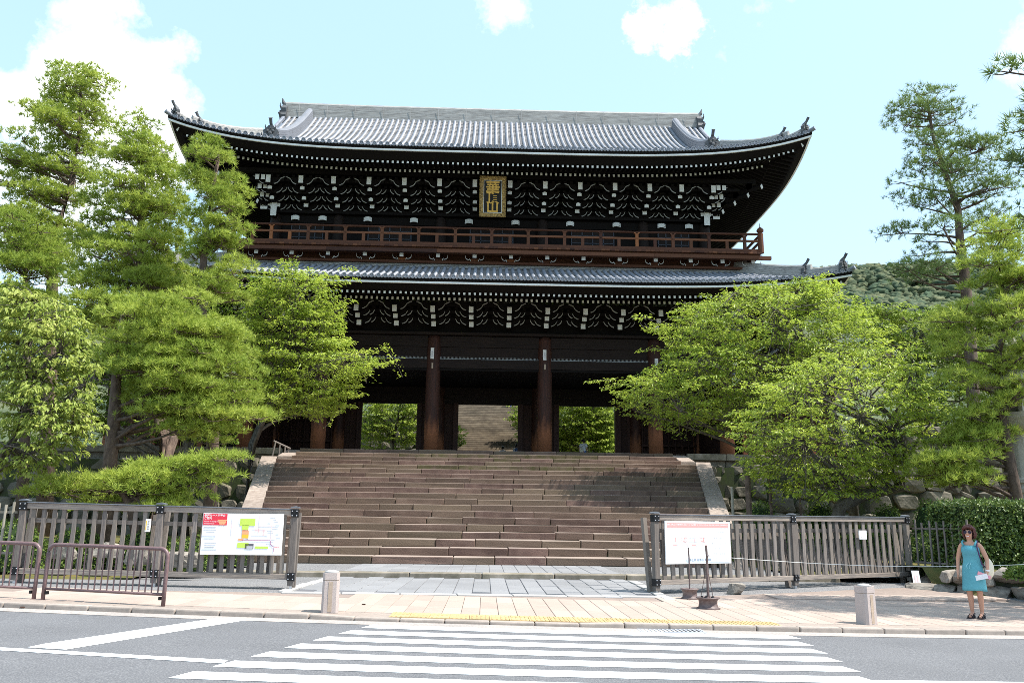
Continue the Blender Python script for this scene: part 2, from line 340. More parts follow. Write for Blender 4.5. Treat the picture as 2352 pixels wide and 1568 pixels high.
def sheet(name, xs, ys, m, dz=0.0, kind='structure', zf=None, yoff=None, **kw):
    zf = zf or gz
    v = []; f = []
    for y in ys:
        for x in xs:
            yy = y + (yoff(x) if yoff else 0); v.append((x, yy, zf(x, yy)+dz))
    nx = len(xs)
    for j in range(len(ys)-1):
        for i in range(nx-1): f.append((j*nx+i, j*nx+i+1, (j+1)*nx+i+1, (j+1)*nx+i))
    return link(name, mesh_from(name, v, f, [m]), kind=kind, **kw)
def text_mesh(body, size, m, extrude=0.0, align='CENTER', bold=0.0):
    c = bpy.data.curves.new('lettering', 'FONT'); c.body = body; c.size = size; c.extrude = extrude; c.align_x = align; c.align_y = 'CENTER'; c.resolution_u = 2; c.offset = bold
    o = bpy.data.objects.new('lettering', c); col.objects.link(o)
    dg = bpy.context.evaluated_depsgraph_get(); me = bpy.data.meshes.new_from_object(o.evaluated_get(dg))
    col.objects.unlink(o); bpy.data.objects.remove(o); bpy.data.curves.remove(c)
    me.materials.clear(); me.materials.append(m); return me
# ================================================================== ground, street, stairs, walls
def lin(a, b, n): return list(np.linspace(a, b, n))
XS = lin(-60, -12, 5) + lin(-11, 13, 49) + lin(14, 60, 5)
link('ground', mesh_from('ground', [(-1500, -400, -.6), (1500, -400, -.6), (1500, 2500, -.6), (-1500, 2500, -.6)], [(0, 1, 2, 3)], [M['earth']]), kind='structure')
sheet('road', XS, [-26, -13, -8, -4, -2, -1, 0], M['asphalt'], yoff=kc)
sheet('gutter', XS, [0, .2, .40], M['gutter'], dz=.004, yoff=kc)
def back(x):      # rear edge of the pavement
    pts = [(-60, 16.2), (-9, 16.2), (-3.7, 16.6), (3.6, 17.9), (8.9, 20.3), (11.3, 21.2), (12.5, 16.9), (16, 15.6), (60, 15.5)]
    return float(np.interp(x, [p[0] for p in pts], [p[1] for p in pts]))
v = []; f = []
for x in XS:
    for t in np.linspace(0, 1, 6):
        y = (kc(x)+.5)*(1-t) + back(x)*t; v.append((x, y, gz(x, y)+.030))
for i in range(len(XS)-1):
    for j in range(5): f.append((i*6+j, (i+1)*6+j, (i+1)*6+j+1, i*6+j+1))
pavement = link('pavement', mesh_from('pavement', v, f, [mat('paver_joint', (.27, .215, .185), .95, .1, (.22, .175, .15), nscale=8, obj_coords=False)]), kind='structure')
pv, pf = bevel_mesh((.294, 1.06, .04), .006)
paver_me = mesh_from('paver', pv, pf, [M['paver']])
npav = 0
for j in range(5):
    for i in range(76):
        x = -10.4 + .3*i; y = kc(x)+1.16+.53+1.072*j
        if y+.55 > back(x) or npav >= 299: continue
        link('paver', paver_me, pavement, (x, y, gz(x, y)+.032+random.uniform(-.0015, .0015)), (0, .018, 0)); npav += 1
# narrow row of grey edging between kerb and pavers
sheet('pavement_edging', lin(-11, 13, 49), [.57, 1.15], mat('edging_stone', (.33, .275, .235), .9, .1, (.27, .225, .195), nscale=20, obj_coords=False), dz=.044, yoff=kc)
# kerb stones
kerb = empty('kerb', (0, kc(0), 0), 'pale stone kerb along the road, dropped where the zebra crossing meets it', 'kerb')
kv, kf = bevel_mesh((.655, .17, .26), .022, seg=2); kerb_me = mesh_from('kerb_stone', kv, kf, [M['concrete']], smooth_=False)
for i in range(38):
    x = -12.2 + .665*i; top = .078
    if -2.35 < x < 1.35: top = .052
    if abs(x+2.5) < .34 or abs(x-1.55) < .34: top = .065
    y = kc(x)+.485
    a = math.atan(.016*(x-.6))
    link('kerb_stone', kerb_me, kerb, (x, y-kc(0), gz(x, y)+top-.13), (0, 0.018 + (.035 if abs(x+2.5) < .34 else -.035 if abs(x-1.55) < .34 else 0), a))
# drain grate in the gutter
gr = empty('drain_grate', (2.75, kc(2.75)+.2, gz(2.75, 12.5)+.009), 'grey steel drain grate set in the gutter beside the zebra crossing', 'drain grate')
g = MB(); g.box((0, -.17, 0), (.95, .03, .012)); g.box((0, .17, 0), (.95, .03, .012)); g.box((-.46, 0, 0), (.03, .31, .012)); g.box((.46, 0, 0), (.03, .31, .012))
g.build('frame', mat('grate_steel', (.42, .44, .48), .5, metal=.3), gr)
for i in range(14): MB().box((-.42+.0646*i, 0, 0), (.022, .31, .01)).build('bar', MATS['grate_steel'], gr)
# tactile blocks
tact = empty('tactile_strip', (1.7, kc(1.7)+.72, gz(1.7, 13)+.05), 'yellow ribbed tactile paving strip at the zebra crossing', 'tactile paving')
tb = MB(); tb.box((0, 0, 0), (.292, .292, .02))
for i in range(4):
    for k in range(1): tb.box((-.105+.07*i, 0, .0125), (.026, .26, .006))
tact_me = mesh_from('tactile_block', tb.v, tb.f, [M['tactile']])
for i in range(20):
    for dv in (.71, 1.01):
        x = -1.25+.3*i; y = kc(x)+dv
        link('tactile_block', tact_me, tact, (x-1.7, y-(kc(1.7)+.72), gz(x, y)-gz(1.7, 13)+.002), (0, .018, math.atan(.016*(x-.6))))
# painted markings
def paintpoly(name, pts, label, group=None, dz=.006):
    vv = []; 
    for (x, y) in pts: vv.append((x, y, gz(x, y)+dz))
    n = len(vv); vt = vv + [(a, b, c-.003) for a, b, c in vv]
    ff = [tuple(range(n))] + [(i, i+n, (i+1) % n+n, (i+1) % n) for i in range(n)]
    return link(name, mesh_from(name, vt, ff, [M['paint']]), label=label, cat='road marking', group=group)
for i in range(9):
    xl = -1.56-.20*i; xr = 4.42-.085*i; v0 = .06-.655*i; th = .36
    xs = lin(xl, xr, 14); pts = [(x, kc(x)-.06+v0) for x in xs]+[(x-.02-(.09*(1-2*(k/13))), kc(x)-.06+v0-th) for k, x in list(enumerate(xs))[::-1]]
    paintpoly('crosswalk_bar', pts, 'broad white painted bar of the zebra crossing', 'bars of the zebra crossing')
paintpoly('diagonal_marking', [(-4.94, 9.66), (-4.50, 9.58), (-3.36, 12.62), (-3.84, 12.66), (-4.90, 9.92)], 'slanting white stripe on the asphalt running up to the kerb')
paintpoly('edge_line', [(-14, 11.2), (-13.96, 11.0), (-5.10, 9.42), (-2.62, 8.98), (-2.64, 9.18), (-5.21, 9.60)], 'thin worn white line on the asphalt ending at the zebra crossing')
paintpoly('stop_line', [(4.02, 8.98), (9.5, 9.35), (9.6, 9.0), (4.1, 8.6)], 'white line on the asphalt beginning beside the right ends of the zebra bars')
# small debris in the gutter
for i, (x, y) in enumerate([(-6.9, 13.2), (-3.7, 13.0), (-2.0, 14.6), (-5.6, 13.3)]):
    me = rock_mesh('litter', 90+i, mat('dry_leaf', (.06, .03, .02), .9), 1)
    link('fallen_leaf', me, None, (x, y, gz(x, y)+(.05 if y > kc(x)+.5 else .012)+.012), (0, 0, i*1.3), (.16 if i == 1 else .08, .05, .02), label='dark fallen leaf lying by the kerb', cat='leaf', group='fallen leaves by the kerb')

# forecourt ---------------------------------------------------------
def gz2(x, y): return gz(x, y) if y < 22.2 else .15
v = []; f = []
FX = lin(-30, 30, 61); FY = lin(16.0, 22.2, 14)
v = [(x, y if y > 16.01 else min(back(x)-.4, 19), 0) for y in FY for x in FX]; v = [(x, max(y, back(x)-.35) if y < 20 else y, gz(x, y)+.022) for x, y, z in v]
for j in range(13):
    for i in range(60): f.append((j*61+i, j*61+i+1, (j+1)*61+i+1, (j+1)*61+i))
link('forecourt_gravel', mesh_from('forecourt_gravel', v, f, [M['gravel']]), kind='structure')
forecourt = sheet('forecourt', lin(-3.72, 3.65, 9), lin(16.75, 22.2, 14), mat('slab_joint', (.13, .13, .14), .95), dz=.026)
sv, sf = bevel_mesh((.372, .93, .05), .008); slab_me = mesh_from('paving_slab', sv, sf, [M['slab']])
for i in range(19):
    for j in range(7):
        x = -3.52+.387*i; y = 17.0 + .94*j + (.47 if i % 2 else .0)
        y0 = 16.62+(x+3.6)*.125
        if y-.47 < y0 or y+.47 > 22.2: continue
        link('paving_slab', slab_me, forecourt, (x, y, gz(x, y)+.020+random.uniform(-.002, .002)), (0, .018*(1-smooth(17.0, 22.0, y)), 0))
bv, bf = bevel_mesh((.22, 1.1, .07), .01); bord_me = mesh_from('border_stone', bv, bf, [M['border']])
for s in (-1, 1):
    for j in range(5):
        y = 17.35+1.11*j + (.5 if s > 0 else 0)
        if y+.5 > 22.2: continue
        x = (-3.86 if s < 0 else 3.78)
        link('border_stone', bord_me, forecourt, (x, y, gz(x, y)+.02), (0, .012, 0))
bv, bf = bevel_mesh((1.1, .26, .07), .01); bord2 = mesh_from('border_stone', bv, bf, [M['border']])
for i in range(7):
    x = -3.3+1.11*i; link('border_stone', bord2, forecourt, (x, back(x)-.02, gz(x, back(x))+.02), (0, .018, .125))
# raised apron in front of the stairs
link('apron', mesh_from('apron', [(-16, 22.3, .145), (16, 22.3, .145), (16, 42, .145), (-16, 42, .145)], [(0, 1, 2, 3)], [M['gravel']]), kind='structure')
apr = empty('apron_step', (0, 22.3, 0), 'low grey stone step across the forecourt before the great staircase', 'step')
av, af = bevel_mesh((1.86, .42, .22), .02, .006, 3); a_me = mesh_from('step_stone', av, af, [M['kerbstone']])
for i in range(10): link('step_stone', a_me, apr, (-8.5+1.88*i, .1, .05+random.uniform(-.004, .004)))
for i in range(19):
    for j in range(4):
        x = -3.52+.387*i; y = 23.1+.94*j+(.2 if i % 2 else 0)
        if y+.47 > 26.6: continue
        link('paving_slab', slab_me, bpy.data.objects['apron'], (x, y, .132+random.uniform(-.002, .002)))

# great stone staircase ---------------------------------------------
STAIR0, RUN, RISE, NST = 26.4, .837, .24, 20
stairs = empty('stone_staircase', (0, STAIR0, .15), 'broad brown stone staircase climbing to the temple gate', 'staircase')
def hw(y): return 8.25+(y-31)*.20
core = MB(); 
pts = []
for k in range(NST):
    y = STAIR0+RUN*k; h = hw(y) if k < 17 else 9.45
    core.box((0.1, y+RUN/2+.3-STAIR0, .12*(k+1)-.13), (2*h, RUN+.5, .24*(k+1)-.02))
core.build('stair_core', M['joint'], stairs)
variants = {}
for k in range(NST):
    y = STAIR0+RUN*k; h = hw(y)+.03 if k < 17 else 9.5; x = -h
    while x < h-.05:
        w = random.choice([1.3, 1.6, 1.9, 2.2, 2.5])
        if h-(x+w) < .8: w = h-x
        if w > 3: w = w/2
        key = round(w, 2)
        vr = random.randint(0, 2)
        if (key, vr) not in variants:
            bv_, bf_ = bevel_mesh((w-.014, .99, .245), .027, .012, int(w*100)+vr, 2); variants[(key, vr)] = (bv_, bf_, {})
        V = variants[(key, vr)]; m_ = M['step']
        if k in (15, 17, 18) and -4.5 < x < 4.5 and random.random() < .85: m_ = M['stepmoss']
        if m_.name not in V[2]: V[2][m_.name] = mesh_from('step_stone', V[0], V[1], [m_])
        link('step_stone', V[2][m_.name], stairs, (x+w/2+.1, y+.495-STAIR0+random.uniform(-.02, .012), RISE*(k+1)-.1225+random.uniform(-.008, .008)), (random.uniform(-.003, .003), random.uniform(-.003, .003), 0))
        x += w
# sloping flank stones
for s in (-1, 1):
    seg = []
    for k0, k1 in ((-1.2, 3.2), (3.2, 7), (7, 10.6), (10.6, 14), (14, 16.6)):
        m = MB(); P = []
        for kk in (k0+.01, k1-.01):
            y = STAIR0+RUN*kk+.25; h = hw(y)+.02; z = .24*(kk+1.15)
            P.append([(s*h+.1, y-STAIR0, z), (s*(h+.74)+.1, y-STAIR0, z)])
        b = [(*p[:2], p[2]-.9) for p in (P[0][0], P[0][1], P[1][1], P[1][0])]; t = [P[0][0], P[0][1], P[1][1], P[1][0]]
        if s < 0: b = b[::-1]; t = t[::-1]
        m.hexa(b+t).build('flank_stone', M['flank'], stairs, bevel=.025)
    m = MB(); P = []
    for kk in (16.75, 19.6):
        y = STAIR0+RUN*kk+.2; h = 9.47; z = .24*(kk+1.1)
        P.append([(s*h+.1, y-STAIR0, min(z, 4.84)), (s*(h+.72)+.1, y-STAIR0, min(z, 4.84))])
    b = [(*p[:2], p[2]-.9) for p in (P[0][0], P[0][1], P[1][1], P[1][0])]; t = [P[0][0], P[0][1], P[1][1], P[1][0]]
    if s < 0: b = b[::-1]; t = t[::-1]
    m.hexa(b+t).build('flank_stone', M['flank'], stairs, bevel=.025)
# handrail at the head of the stairs
hr = empty('handrail', tuple(atY(628, 1046, 41.4)), 'low wooden handrail at the left head of the great staircase', 'handrail')
q = [atY(625, 1048, 41.4), atY(640, 1048, 41.5), atY(652, 1052, 41.6), atY(662, 1053, 41.7)]; tq = [atY(633, 1013, 41.4), atY(643, 1020, 41.5), atY(655, 1026, 41.6), atY(663, 1030, 41.7)]
base = np.array(hr.location)
for a, b in zip(q, tq): MB().tube([a-base, b-base], .045, 6).build('post', M['fence'], hr)
MB().tube([tq[0]-base+np.array((-.1, 0, .02)), tq[3]-base+np.array((.1, 0, 0))], .05, 6).build('rail', M['fence'], hr)

# terrace that carries the gate
PZ = 4.95
terr = MB(); terr.box((0, 54.5, PZ/2-.1), (64, 22.4, PZ-.2)); terr.build('terrace', M['earth'], kind='structure')
link('terrace_floor', mesh_from('terrace_floor', [(-32, 42.5, PZ), (32, 42.5, PZ), (32, 66, PZ), (-32, 66, PZ)], [(0, 1, 2, 3)], [mat('terrace_paving', (.32, .29, .26), .9, .15, (.24, .22, .2), nscale=3, obj_coords=False)]), kind='structure')
for s, nm in ((-1, 'left'), (1, 'right')):
    e = empty('terrace_kerb', (s*10.3, 42.5, 4.2), 'long dressed stone kerb edging the gate terrace on the staircase\'s %s side' % ('pine-covered' if s < 0 else 'cherry-covered'), 'stone kerb')
    kv, kf = bevel_mesh((2.0, .5, .33), .025, .005, 5); km = mesh_from('kerb_stone', kv, kf, [M['kerbstone']])
    kv, kf = bevel_mesh((2.0, .3, .52), .02, .005, 6); km2 = mesh_from('panel_stone', kv, kf, [M['kerbstone']])
    for i in range(10):
        link('kerb_stone', km, e, (s*(1.02+2.02*i), -.02, PZ-4.2-.162)); link('panel_stone', km2, e, (s*(1.02+2.02*i), .12, .20))
# rough stone walls
RK = [rock_mesh('stone', 20+i, M['wallstone'], 2, .5) for i in range(7)]
RK2 = [rock_mesh('stone', 40+i, M['rock'], 2, .42) for i in range(6)]
def stone_wall(label, x0, x1, y, z0, z1, lean=.1, rowh=.55, rocks=None, holes=None, name='stone_wall', y1=None, size=1.0, limit=300):
    y1 = y if y1 is None else y1
    L = math.hypot(x1-x0, y1-y); ang = math.atan2(y1-y, x1-x0)
    e = empty(name, (x0, y, z0), label, 'stone wall', rotz=ang)
    MB().box((L/2, .55, (z1-z0)/2-.04), (L, .7, z1-z0-.1)).build('backing', M['joint'], e)
    z = 0; n = 0
    while z < z1-z0-.15:
        h = rowh*random.uniform(.8, 1.2)
        if z+h > z1-z0-.15: h = z1-z0-z
        x = random.uniform(-.3, 0)
        while x < L:
            w = h*random.uniform(.85, 2.0)*size; hh = h*random.uniform(.9, 1.25)
            if n < limit: link('stone', random.choice(rocks or RK), e, (x+w/2, .12+lean*(z/(z1-z0))+random.uniform(-.04, .04), z+h/2+random.uniform(-.05, .05)), (random.uniform(-.1, .1), random.uniform(-.14, .14), random.uniform(-.1, .1)), (w*1.04, .62, hh*1.02)); n += 1
            x += w
        z += h
    return e
stone_wall('rough mossy stone retaining wall behind the pines at the left of the staircase', -32, -10.1, 41.2, 0, 4.3, .4, .62)
stone_wall('rough stone retaining wall behind the cherry trees at the right of the staircase', 10.3, 32, 41.2, 0, 4.3, .4, .62)
stone_wall('high rough stone wall between the hedge and the cream lantern pillar', 14.6, 25, 31.5, 0, 5.3, .3, .62)
stone_wall('low dry stone wall with mossy top along the pavement by the woman', 11.15, 16.5, 20.3, gz(12, 18)-.06, .52, .05, .36, y1=14.8, name='low_stone_wall', size=1.0, rocks=RK2)
sheet('garden_bank', lin(11.0, 30, 20), lin(15.2, 30, 16), M['moss'], zf=lambda x, y: .40 + .1*smooth(16, 24, y)+.05*math.sin(x*2)*math.cos(y*1.7) if (x-11.15)*5.4+(y-20.3)*5.35 > 1.2 else -.4)
sheet('garden_ground', lin(-34, -8.2, 24), lin(18.0, 41.4, 20), M['moss'], zf=lambda x, y: .10 + .5*smooth(19, 26, y)*smooth(-8.5, -11, x)+.06*math.sin(x*1.7)*math.cos(y*1.3))
sheet('garden_ground', lin(8.4, 34, 24), lin(22.6, 41.4, 18), M['moss'], zf=lambda x, y: .16 + .5*smooth(23, 28, y)*smooth(8.8, 11, x)+.06*math.sin(x*1.7)*math.cos(y*1.3))
# ================================================================== the temple gate
XG, YF, YM, YB = .11, 45.5, 51.55, 57.6
gate = empty('temple_gate', (XG, YF, PZ), 'huge two-storey dark timber temple gate with grey tiled roofs', 'temple gate')
G0 = (-XG, -YF, -PZ)
def gp(mb, name, m, parent=None, **kw):       # a part (or sub-part) built in world coordinates
    return mb.build(name, m, parent or gate, loc=G0 if parent is None else (0, 0, 0), **kw)
LCX = [-13.25, -9.27, -3.11, 3.11, 9.27, 13.25]; UCX = [-12.6, -8.95, -2.99, 2.99, 8.95, 12.6]; YU = 46.15

class Roof:
    def __init__(s, W, D, z0, lift, prof, p=4.5, gx=0): s.W, s.D, s.z0, s.L, s.prof, s.p, s.gx = W, D, z0, lift, prof, p, gx
    def lift(s, x, y=None):
        y = s.D if y is None else y
        return s.L*(min(1, abs(x)/s.W)**s.p)*(min(1, abs(y)/s.D)**4)
    def z(s, x, y):                    # local x,y about the roof centre
        d = s.D-abs(y) if abs(x) < s.gx else min(s.W-abs(x), s.D-abs(y))
        return s.z0+s.prof(max(0, d))+s.lift(x, y)
GX = 13.95                              # half length of the main ridge
UP = Roof(17.5, YM-41.35, 21.15, 1.45, lambda d: 6.75*(.56*(d/10.2)+.44*(d/10.2)**2), gx=GX)
LO = Roof(18.65, YM-40.35, 13.50, .85, lambda d: .36*d+.0155*d*d)
SP = .345

def tile_row(rf, x, y1):
    """one row of round cover tiles from the eave up to local depth y1"""
    V = []; F = []; n = 6
    y = -rf.D-.02; ys = []
    while y < y1-.05: ys.append(y); y += .30
    ys.append(y1)
    rings = []
    for a, b in zip(ys[:-1], ys[1:]):
        rings += [(a, .098), (b-.004, .084)]
    for (yy, r) in rings:
        zc = rf.z(x, max(yy, -rf.D)) + .015
        for k in range(n):
            w = math.pi*k/(n-1); V.append((x+r*math.cos(w), yy, zc+r*1.05*math.sin(w)))
    for i in range(len(rings)-1):
        for k in range(n-1): F.append((i*n+k, (i+1)*n+k, (i+1)*n+k+1, i*n+k+1))
    F.append(tuple(range(n)))
    return V, F
def build_roof(rf, name, ytop, gx):
    part = MB()
    # deck: closed shell under the tiles
    nx, ny = 72, 44; xs = np.linspace(-rf.W+.05, rf.W-.05, nx); ys = np.linspace(-rf.D+.05, rf.D-.05, ny)
    V = []; F = []
    for yy in ys:
        for xx in xs:
            if gx: z = rf.z(xx, yy)
            else: z = min(rf.z(xx, yy), rf.z0+rf.prof(rf.D-abs(ytop)))
            V.append((xx+XG, yy+YM, z-.045))
    for j in range(ny-1):
        for i in range(nx-1): F.append((j*nx+i, j*nx+i+1, (j+1)*nx+i+1, (j+1)*nx+i))
    part.add(V, F)
    root = gp(part, name, M['pan'])
    # pan tiles between the rows
    n = int(rf.W/SP); pan = MB(); V = []; F = []
    xsr = [(i+.5)*SP for i in range(-n, n)]
    for i, x in enumerate(xsr):
        top = ytop if abs(x) < (gx or rf.W-(rf.D-abs(ytop))) else -rf.D+(rf.W-abs(x))
        if top > -rf.D+.25:
            v_, f_ = tile_row(rf, x, top)
            me = mesh_from('tile_row', [(a+XG, b+YM, c) for a, b, c in v_], f_, [M['tile']], smooth_=True)
            link('tile_row', me, root)
        if i+1 < len(xsr):
            a, b = x+.05, xsr[i+1]-.05; y = -rf.D; top2 = min(top, ytop if abs(xsr[i+1]) < (gx or rf.W-(rf.D-abs(ytop))) else -rf.D+(rf.W-abs(xsr[i+1])))
            while y < top2-.02:
                y2 = min(y+.27, top2); k = len(V)
                for yy, h in ((y, .05), (y2, .012)):
                    for t, dz in ((0, .028), (.3, -.012), (.7, -.012), (1, .028)):
                        xx = a+(b-a)*t; V.append((xx+XG, yy+YM, rf.z(xx, yy)+h+dz-.04))
                F += [(k, k+1, k+5, k+4), (k+1, k+2, k+6, k+5), (k+2, k+3, k+7, k+6)]
                k2 = len(V)
                V += [(v0[0], v0[1], v0[2]-.045) for v0 in V[k:k+4]]
                F += [(k2, k2+1, k+1, k), (k2+1, k2+2, k+2, k+1), (k2+2, k2+3, k+3, k+2)]
                y = y2
    o = link('pan_tiles', mesh_from('pan_tiles', V, F, [M['pan']]), root, kind='stuff')
    # eave end tiles: disc with rim and boss, and the curved pan tile beside it
    e = MB(); e.lathe([(.0, .02), (.035, .02), (.045, .008), (.075, .008), (.085, .03), (.112, .03), (.118, .0), (.118, -.10)], (0, 0, 0), 14, axis='Y')
    for k in range(6):
        w = 2*math.pi*k/6; e.box((.058*math.cos(w), -.014, .058*math.sin(w)), (.018, .01, .018))
    pts = [(.10+.145*t, -.075-.04*math.sin(math.pi*t)) for t in np.linspace(0, 1, 6)]
    poly = pts+[(x, z+.055) for x, z in pts[::-1]]
    e.prism(poly, -.0, .12)
    eme = mesh_from('eave_tile', e.v, e.f, [M['tile']])
    for x in xsr: link('eave_tile', eme, root, (x+XG, YM-rf.D-.02, rf.z(x, -rf.D)+.03), (0, math.atan(-(rf.lift(x+.1)-rf.lift(x-.1))/.2), 0))
    # side eave end tiles, one mesh per flank (seen edge-on)
    for s in (-1, 1):
        m = MB()
        for j in range(int(2*rf.D/SP)-2):
            y = -rf.D+SP*(j+.6); z = rf.z(s*rf.W, y)
            m.lathe([(.11, 0), (.11, -.3)], (0, 0, 0), 8, axis='Y')
            k = 16; 
            for q in range(k):
                vx, vy, vz = m.v[-k+q]; m.v[-k+q] = (s*(rf.W+.02)-s*(vy)+XG, YM+y+vx, z+vz+.03)
        gp(m, 'side_eave_tiles', M['tile'], root, kind='stuff')
    return root
up_roof = build_roof(UP, 'upper_roof', -.3, GX)
lo_roof = build_roof(LO, 'lower_roof', -(YM-44.95), None)

def eave_under(rf, root, tag, zr, wall_hw, yw, yfly, zfly, ybase, zbase, zwall, hipz):
    """white eave board, fascia, soffit and the two rows of rafters"""
    ye = YM-rf.D
    xs = np.linspace(-rf.W+.02, rf.W-.02, 61)
    # white board
    m = MB(); V = []; F = []
    for x in xs:
        l = rf.lift(x)
        for (dy, dz) in ((.06, -.17), (.06, -.31), (.16, -.31), (.16, -.17)): V.append((x+XG, ye+dy, rf.z0+l+dz))
    for i in range(60):
        for k in range(4): F.append((i*4+k, i*4+(k+1) % 4, (i+1)*4+(k+1) % 4, (i+1)*4+k))
    m.add(V, F); gp(m, 'white_eave_board', M['white'], root)
    for s in (-1, 1):
        V = []; F = []; ys = np.linspace(-rf.D+.07, rf.D-.07, 31); m = MB()
        for y in ys:
            l = rf.lift(rf.W, y)
            for (dx, dz) in ((.06, -.17), (.06, -.31), (.16, -.31), (.16, -.17)): V.append((s*(rf.W-dx)+XG, YM+y, rf.z0+l+dz))
        for i in range(30):
            for k in range(4): F.append((i*4+k, i*4+(k+1) % 4, (i+1)*4+(k+1) % 4, (i+1)*4+k))
        m.add(V, F); gp(m, 'white_side_eave_board', M['white'], root)
    # soffit: rings going inwards (distance from the eave, height above zfly at the eave)
    d_fly = yfly-ye; d_base = ybase-ye; d_wall = yw-ye
    prof = [(.02, -.06), (.02, -.17), (.15, -.315), (d_fly+.05, zfly-rf.z0+.10), (d_base, zbase-rf.z0+.30), (d_base+.02, zbase-rf.z0+.13), (d_wall, zwall-rf.z0)]
    m = MB(); V = []; F = []; NS = 40
    def ringpts(d):
        out = []; W, D = rf.W-d, rf.D-d
        for t in np.linspace(-1, 1, NS, endpoint=False): out.append((W*t, -D))
        for t in np.linspace(-1, 1, NS, endpoint=False): out.append((W, D*t))
        for t in np.linspace(1, -1, NS, endpoint=False): out.append((W*t, D))
        for t in np.linspace(1, -1, NS, endpoint=False): out.append((-W, D*t))
        return out
    for d, dz in prof:
        for (x, y) in ringpts(d):
            sx, sy = x*rf.W/(rf.W-d), y*rf.D/(rf.D-d); l = rf.lift(sx, sy)*max(0, 1-d/(d_wall+2))**1.2
            V.append((x+XG, y+YM, rf.z0+dz+l))
    n4 = 4*NS
    for i in range(len(prof)-1):
        for k in range(n4): F.append((i*n4+k, (i+1)*n4+k, (i+1)*n4+(k+1) % n4, i*n4+(k+1) % n4))
    m.add(V, F); gp(m, 'soffit', M['soffit'], root)
    # rafters (front): flying row and base row; white painted ends
    def raf(w, h, length, slope):
        b = MB(); dz = slope*length
        b.hexa([(-w/2, 0, -h/2), (w/2, 0, -h/2), (w/2, length, dz-h/2), (-w/2, length, dz-h/2), (-w/2, 0, h/2), (w/2, 0, h/2), (w/2, length, dz+h/2), (-w/2, length, dz+h/2)])
        b.mi[2] = 1; return mesh_from('rafter', b.v, b.f, [M['soffit'], M['white']], b.mi)
    fly = raf(.105, .125, ybase-yfly+.2, .22); base = raf(.11, .15, yw-ybase, (zwall-zbase-.15)/(yw-ybase))
    pitch_ = .272; nf = int((rf.W-.75)/pitch_); 
    for i in range(-nf, nf+1):
        x = i*pitch_; l = rf.lift(x*rf.W/(rf.W-.6))*.93
        if abs(x) > rf.W-d_base:       # beyond the hip: shortened rafters
            q = (rf.W-abs(x)-d_fly)/(d_base-d_fly)
            if q > .15: link('flying_rafter', fly, root, (x+XG, yfly, zfly+l), None, (1, q, 1))
        else: link('flying_rafter', fly, root, (x+XG, yfly, zfly+l))
        lb = rf.lift(x*rf.W/(rf.W-d_base))*.62
        if abs(x) < rf.W-d_base-.15:
            q = 1 if abs(x) < wall_hw else max(.06, (rf.W-abs(x)-d_base)/(d_wall-d_base))
            link('base_rafter', base, root, (x+XG, ybase, zbase+lb), None, (1, min(1, q), 1))
    for s in (-1, 1):                   # flank rafters, seen only edge-on
        m = MB()
        for j in range(int(2*(rf.D-.8)/pitch_)):
            y = -rf.D+.8+j*pitch_
            for (dd, zz, ln, sl, ff) in ((d_fly, zfly, d_base-d_fly, .22, .93), (d_base, zbase, d_wall-d_base, .45, .62)):
                q = min(1, max(.0, (rf.D-abs(y)-dd)/ln))
                if q < .1: continue
                l = rf.lift(rf.W, y*rf.D/(rf.D-dd))*ff; x0 = rf.W-dd; x1 = x0-ln*q
                P = [(s*x0, y-.05), (s*x0, y+.05), (s*x1, y+.05), (s*x1, y-.05)]
                zz0 = [zz+l, zz+l, zz+l+sl*ln*q, zz+l+sl*ln*q]
                if s > 0: m.hexa([(p[0]+XG, p[1]+YM, z-.065) for p, z in zip(P, zz0)]+[(p[0]+XG, p[1]+YM, z+.065) for p, z in zip(P, zz0)])
                else: m.hexa([(p[0]+XG, p[1]+YM, z-.065) for p, z in list(zip(P, zz0))[::-1]]+[(p[0]+XG, p[1]+YM, z+.065) for p, z in list(zip(P, zz0))[::-1]])
                m.mi[-4 if s > 0 else -2] = 1
        gp(m, 'flank_rafters', [M['soffit'], M['white']], root, kind='stuff')
        # hip rafter under the corner, white end plate
        c0 = np.array((s*(rf.W-.45)+XG, ye+.45, rf.z0+rf.L*.93-.52)); c1 = np.array((s*(wall_hw-.2)+XG, yw+.2, zwall-.1))
        h = MB(); dirv = (c0-c1)/np.linalg.norm(c0-c1); h.tube([c0, c1], .17, 4)
        gp(h, 'hip_rafter', M['soffit'], root)
        e = MB(); e.tube([c0+dirv*.002, c0+dirv*.03], .165, 4); gp(e, 'hip_rafter_end', M['white'], root)
        c2 = c1+(c0-c1)*.70+np.array((0, 0, -.22)); e = MB(); e.tube([c2, c1-np.array((0, 0, .22))], .14, 4); gp(e, 'lower_hip_rafter', M['soffit'], root)
        e = MB(); e.tube([c2+dirv*.002, c2+dirv*.03], .135, 4); gp(e, 'lower_hip_rafter_end', M['white'], root)
eave_under(UP, up_roof, 'upper', 0, 12.6, YU, 41.95, 20.42, 43.2, 20.47, 21.75, 0)
eave_under(LO, lo_roof, 'lower', 0, 13.25, YF, 41.05, 12.86, 42.25, 12.88, 13.9, 0)

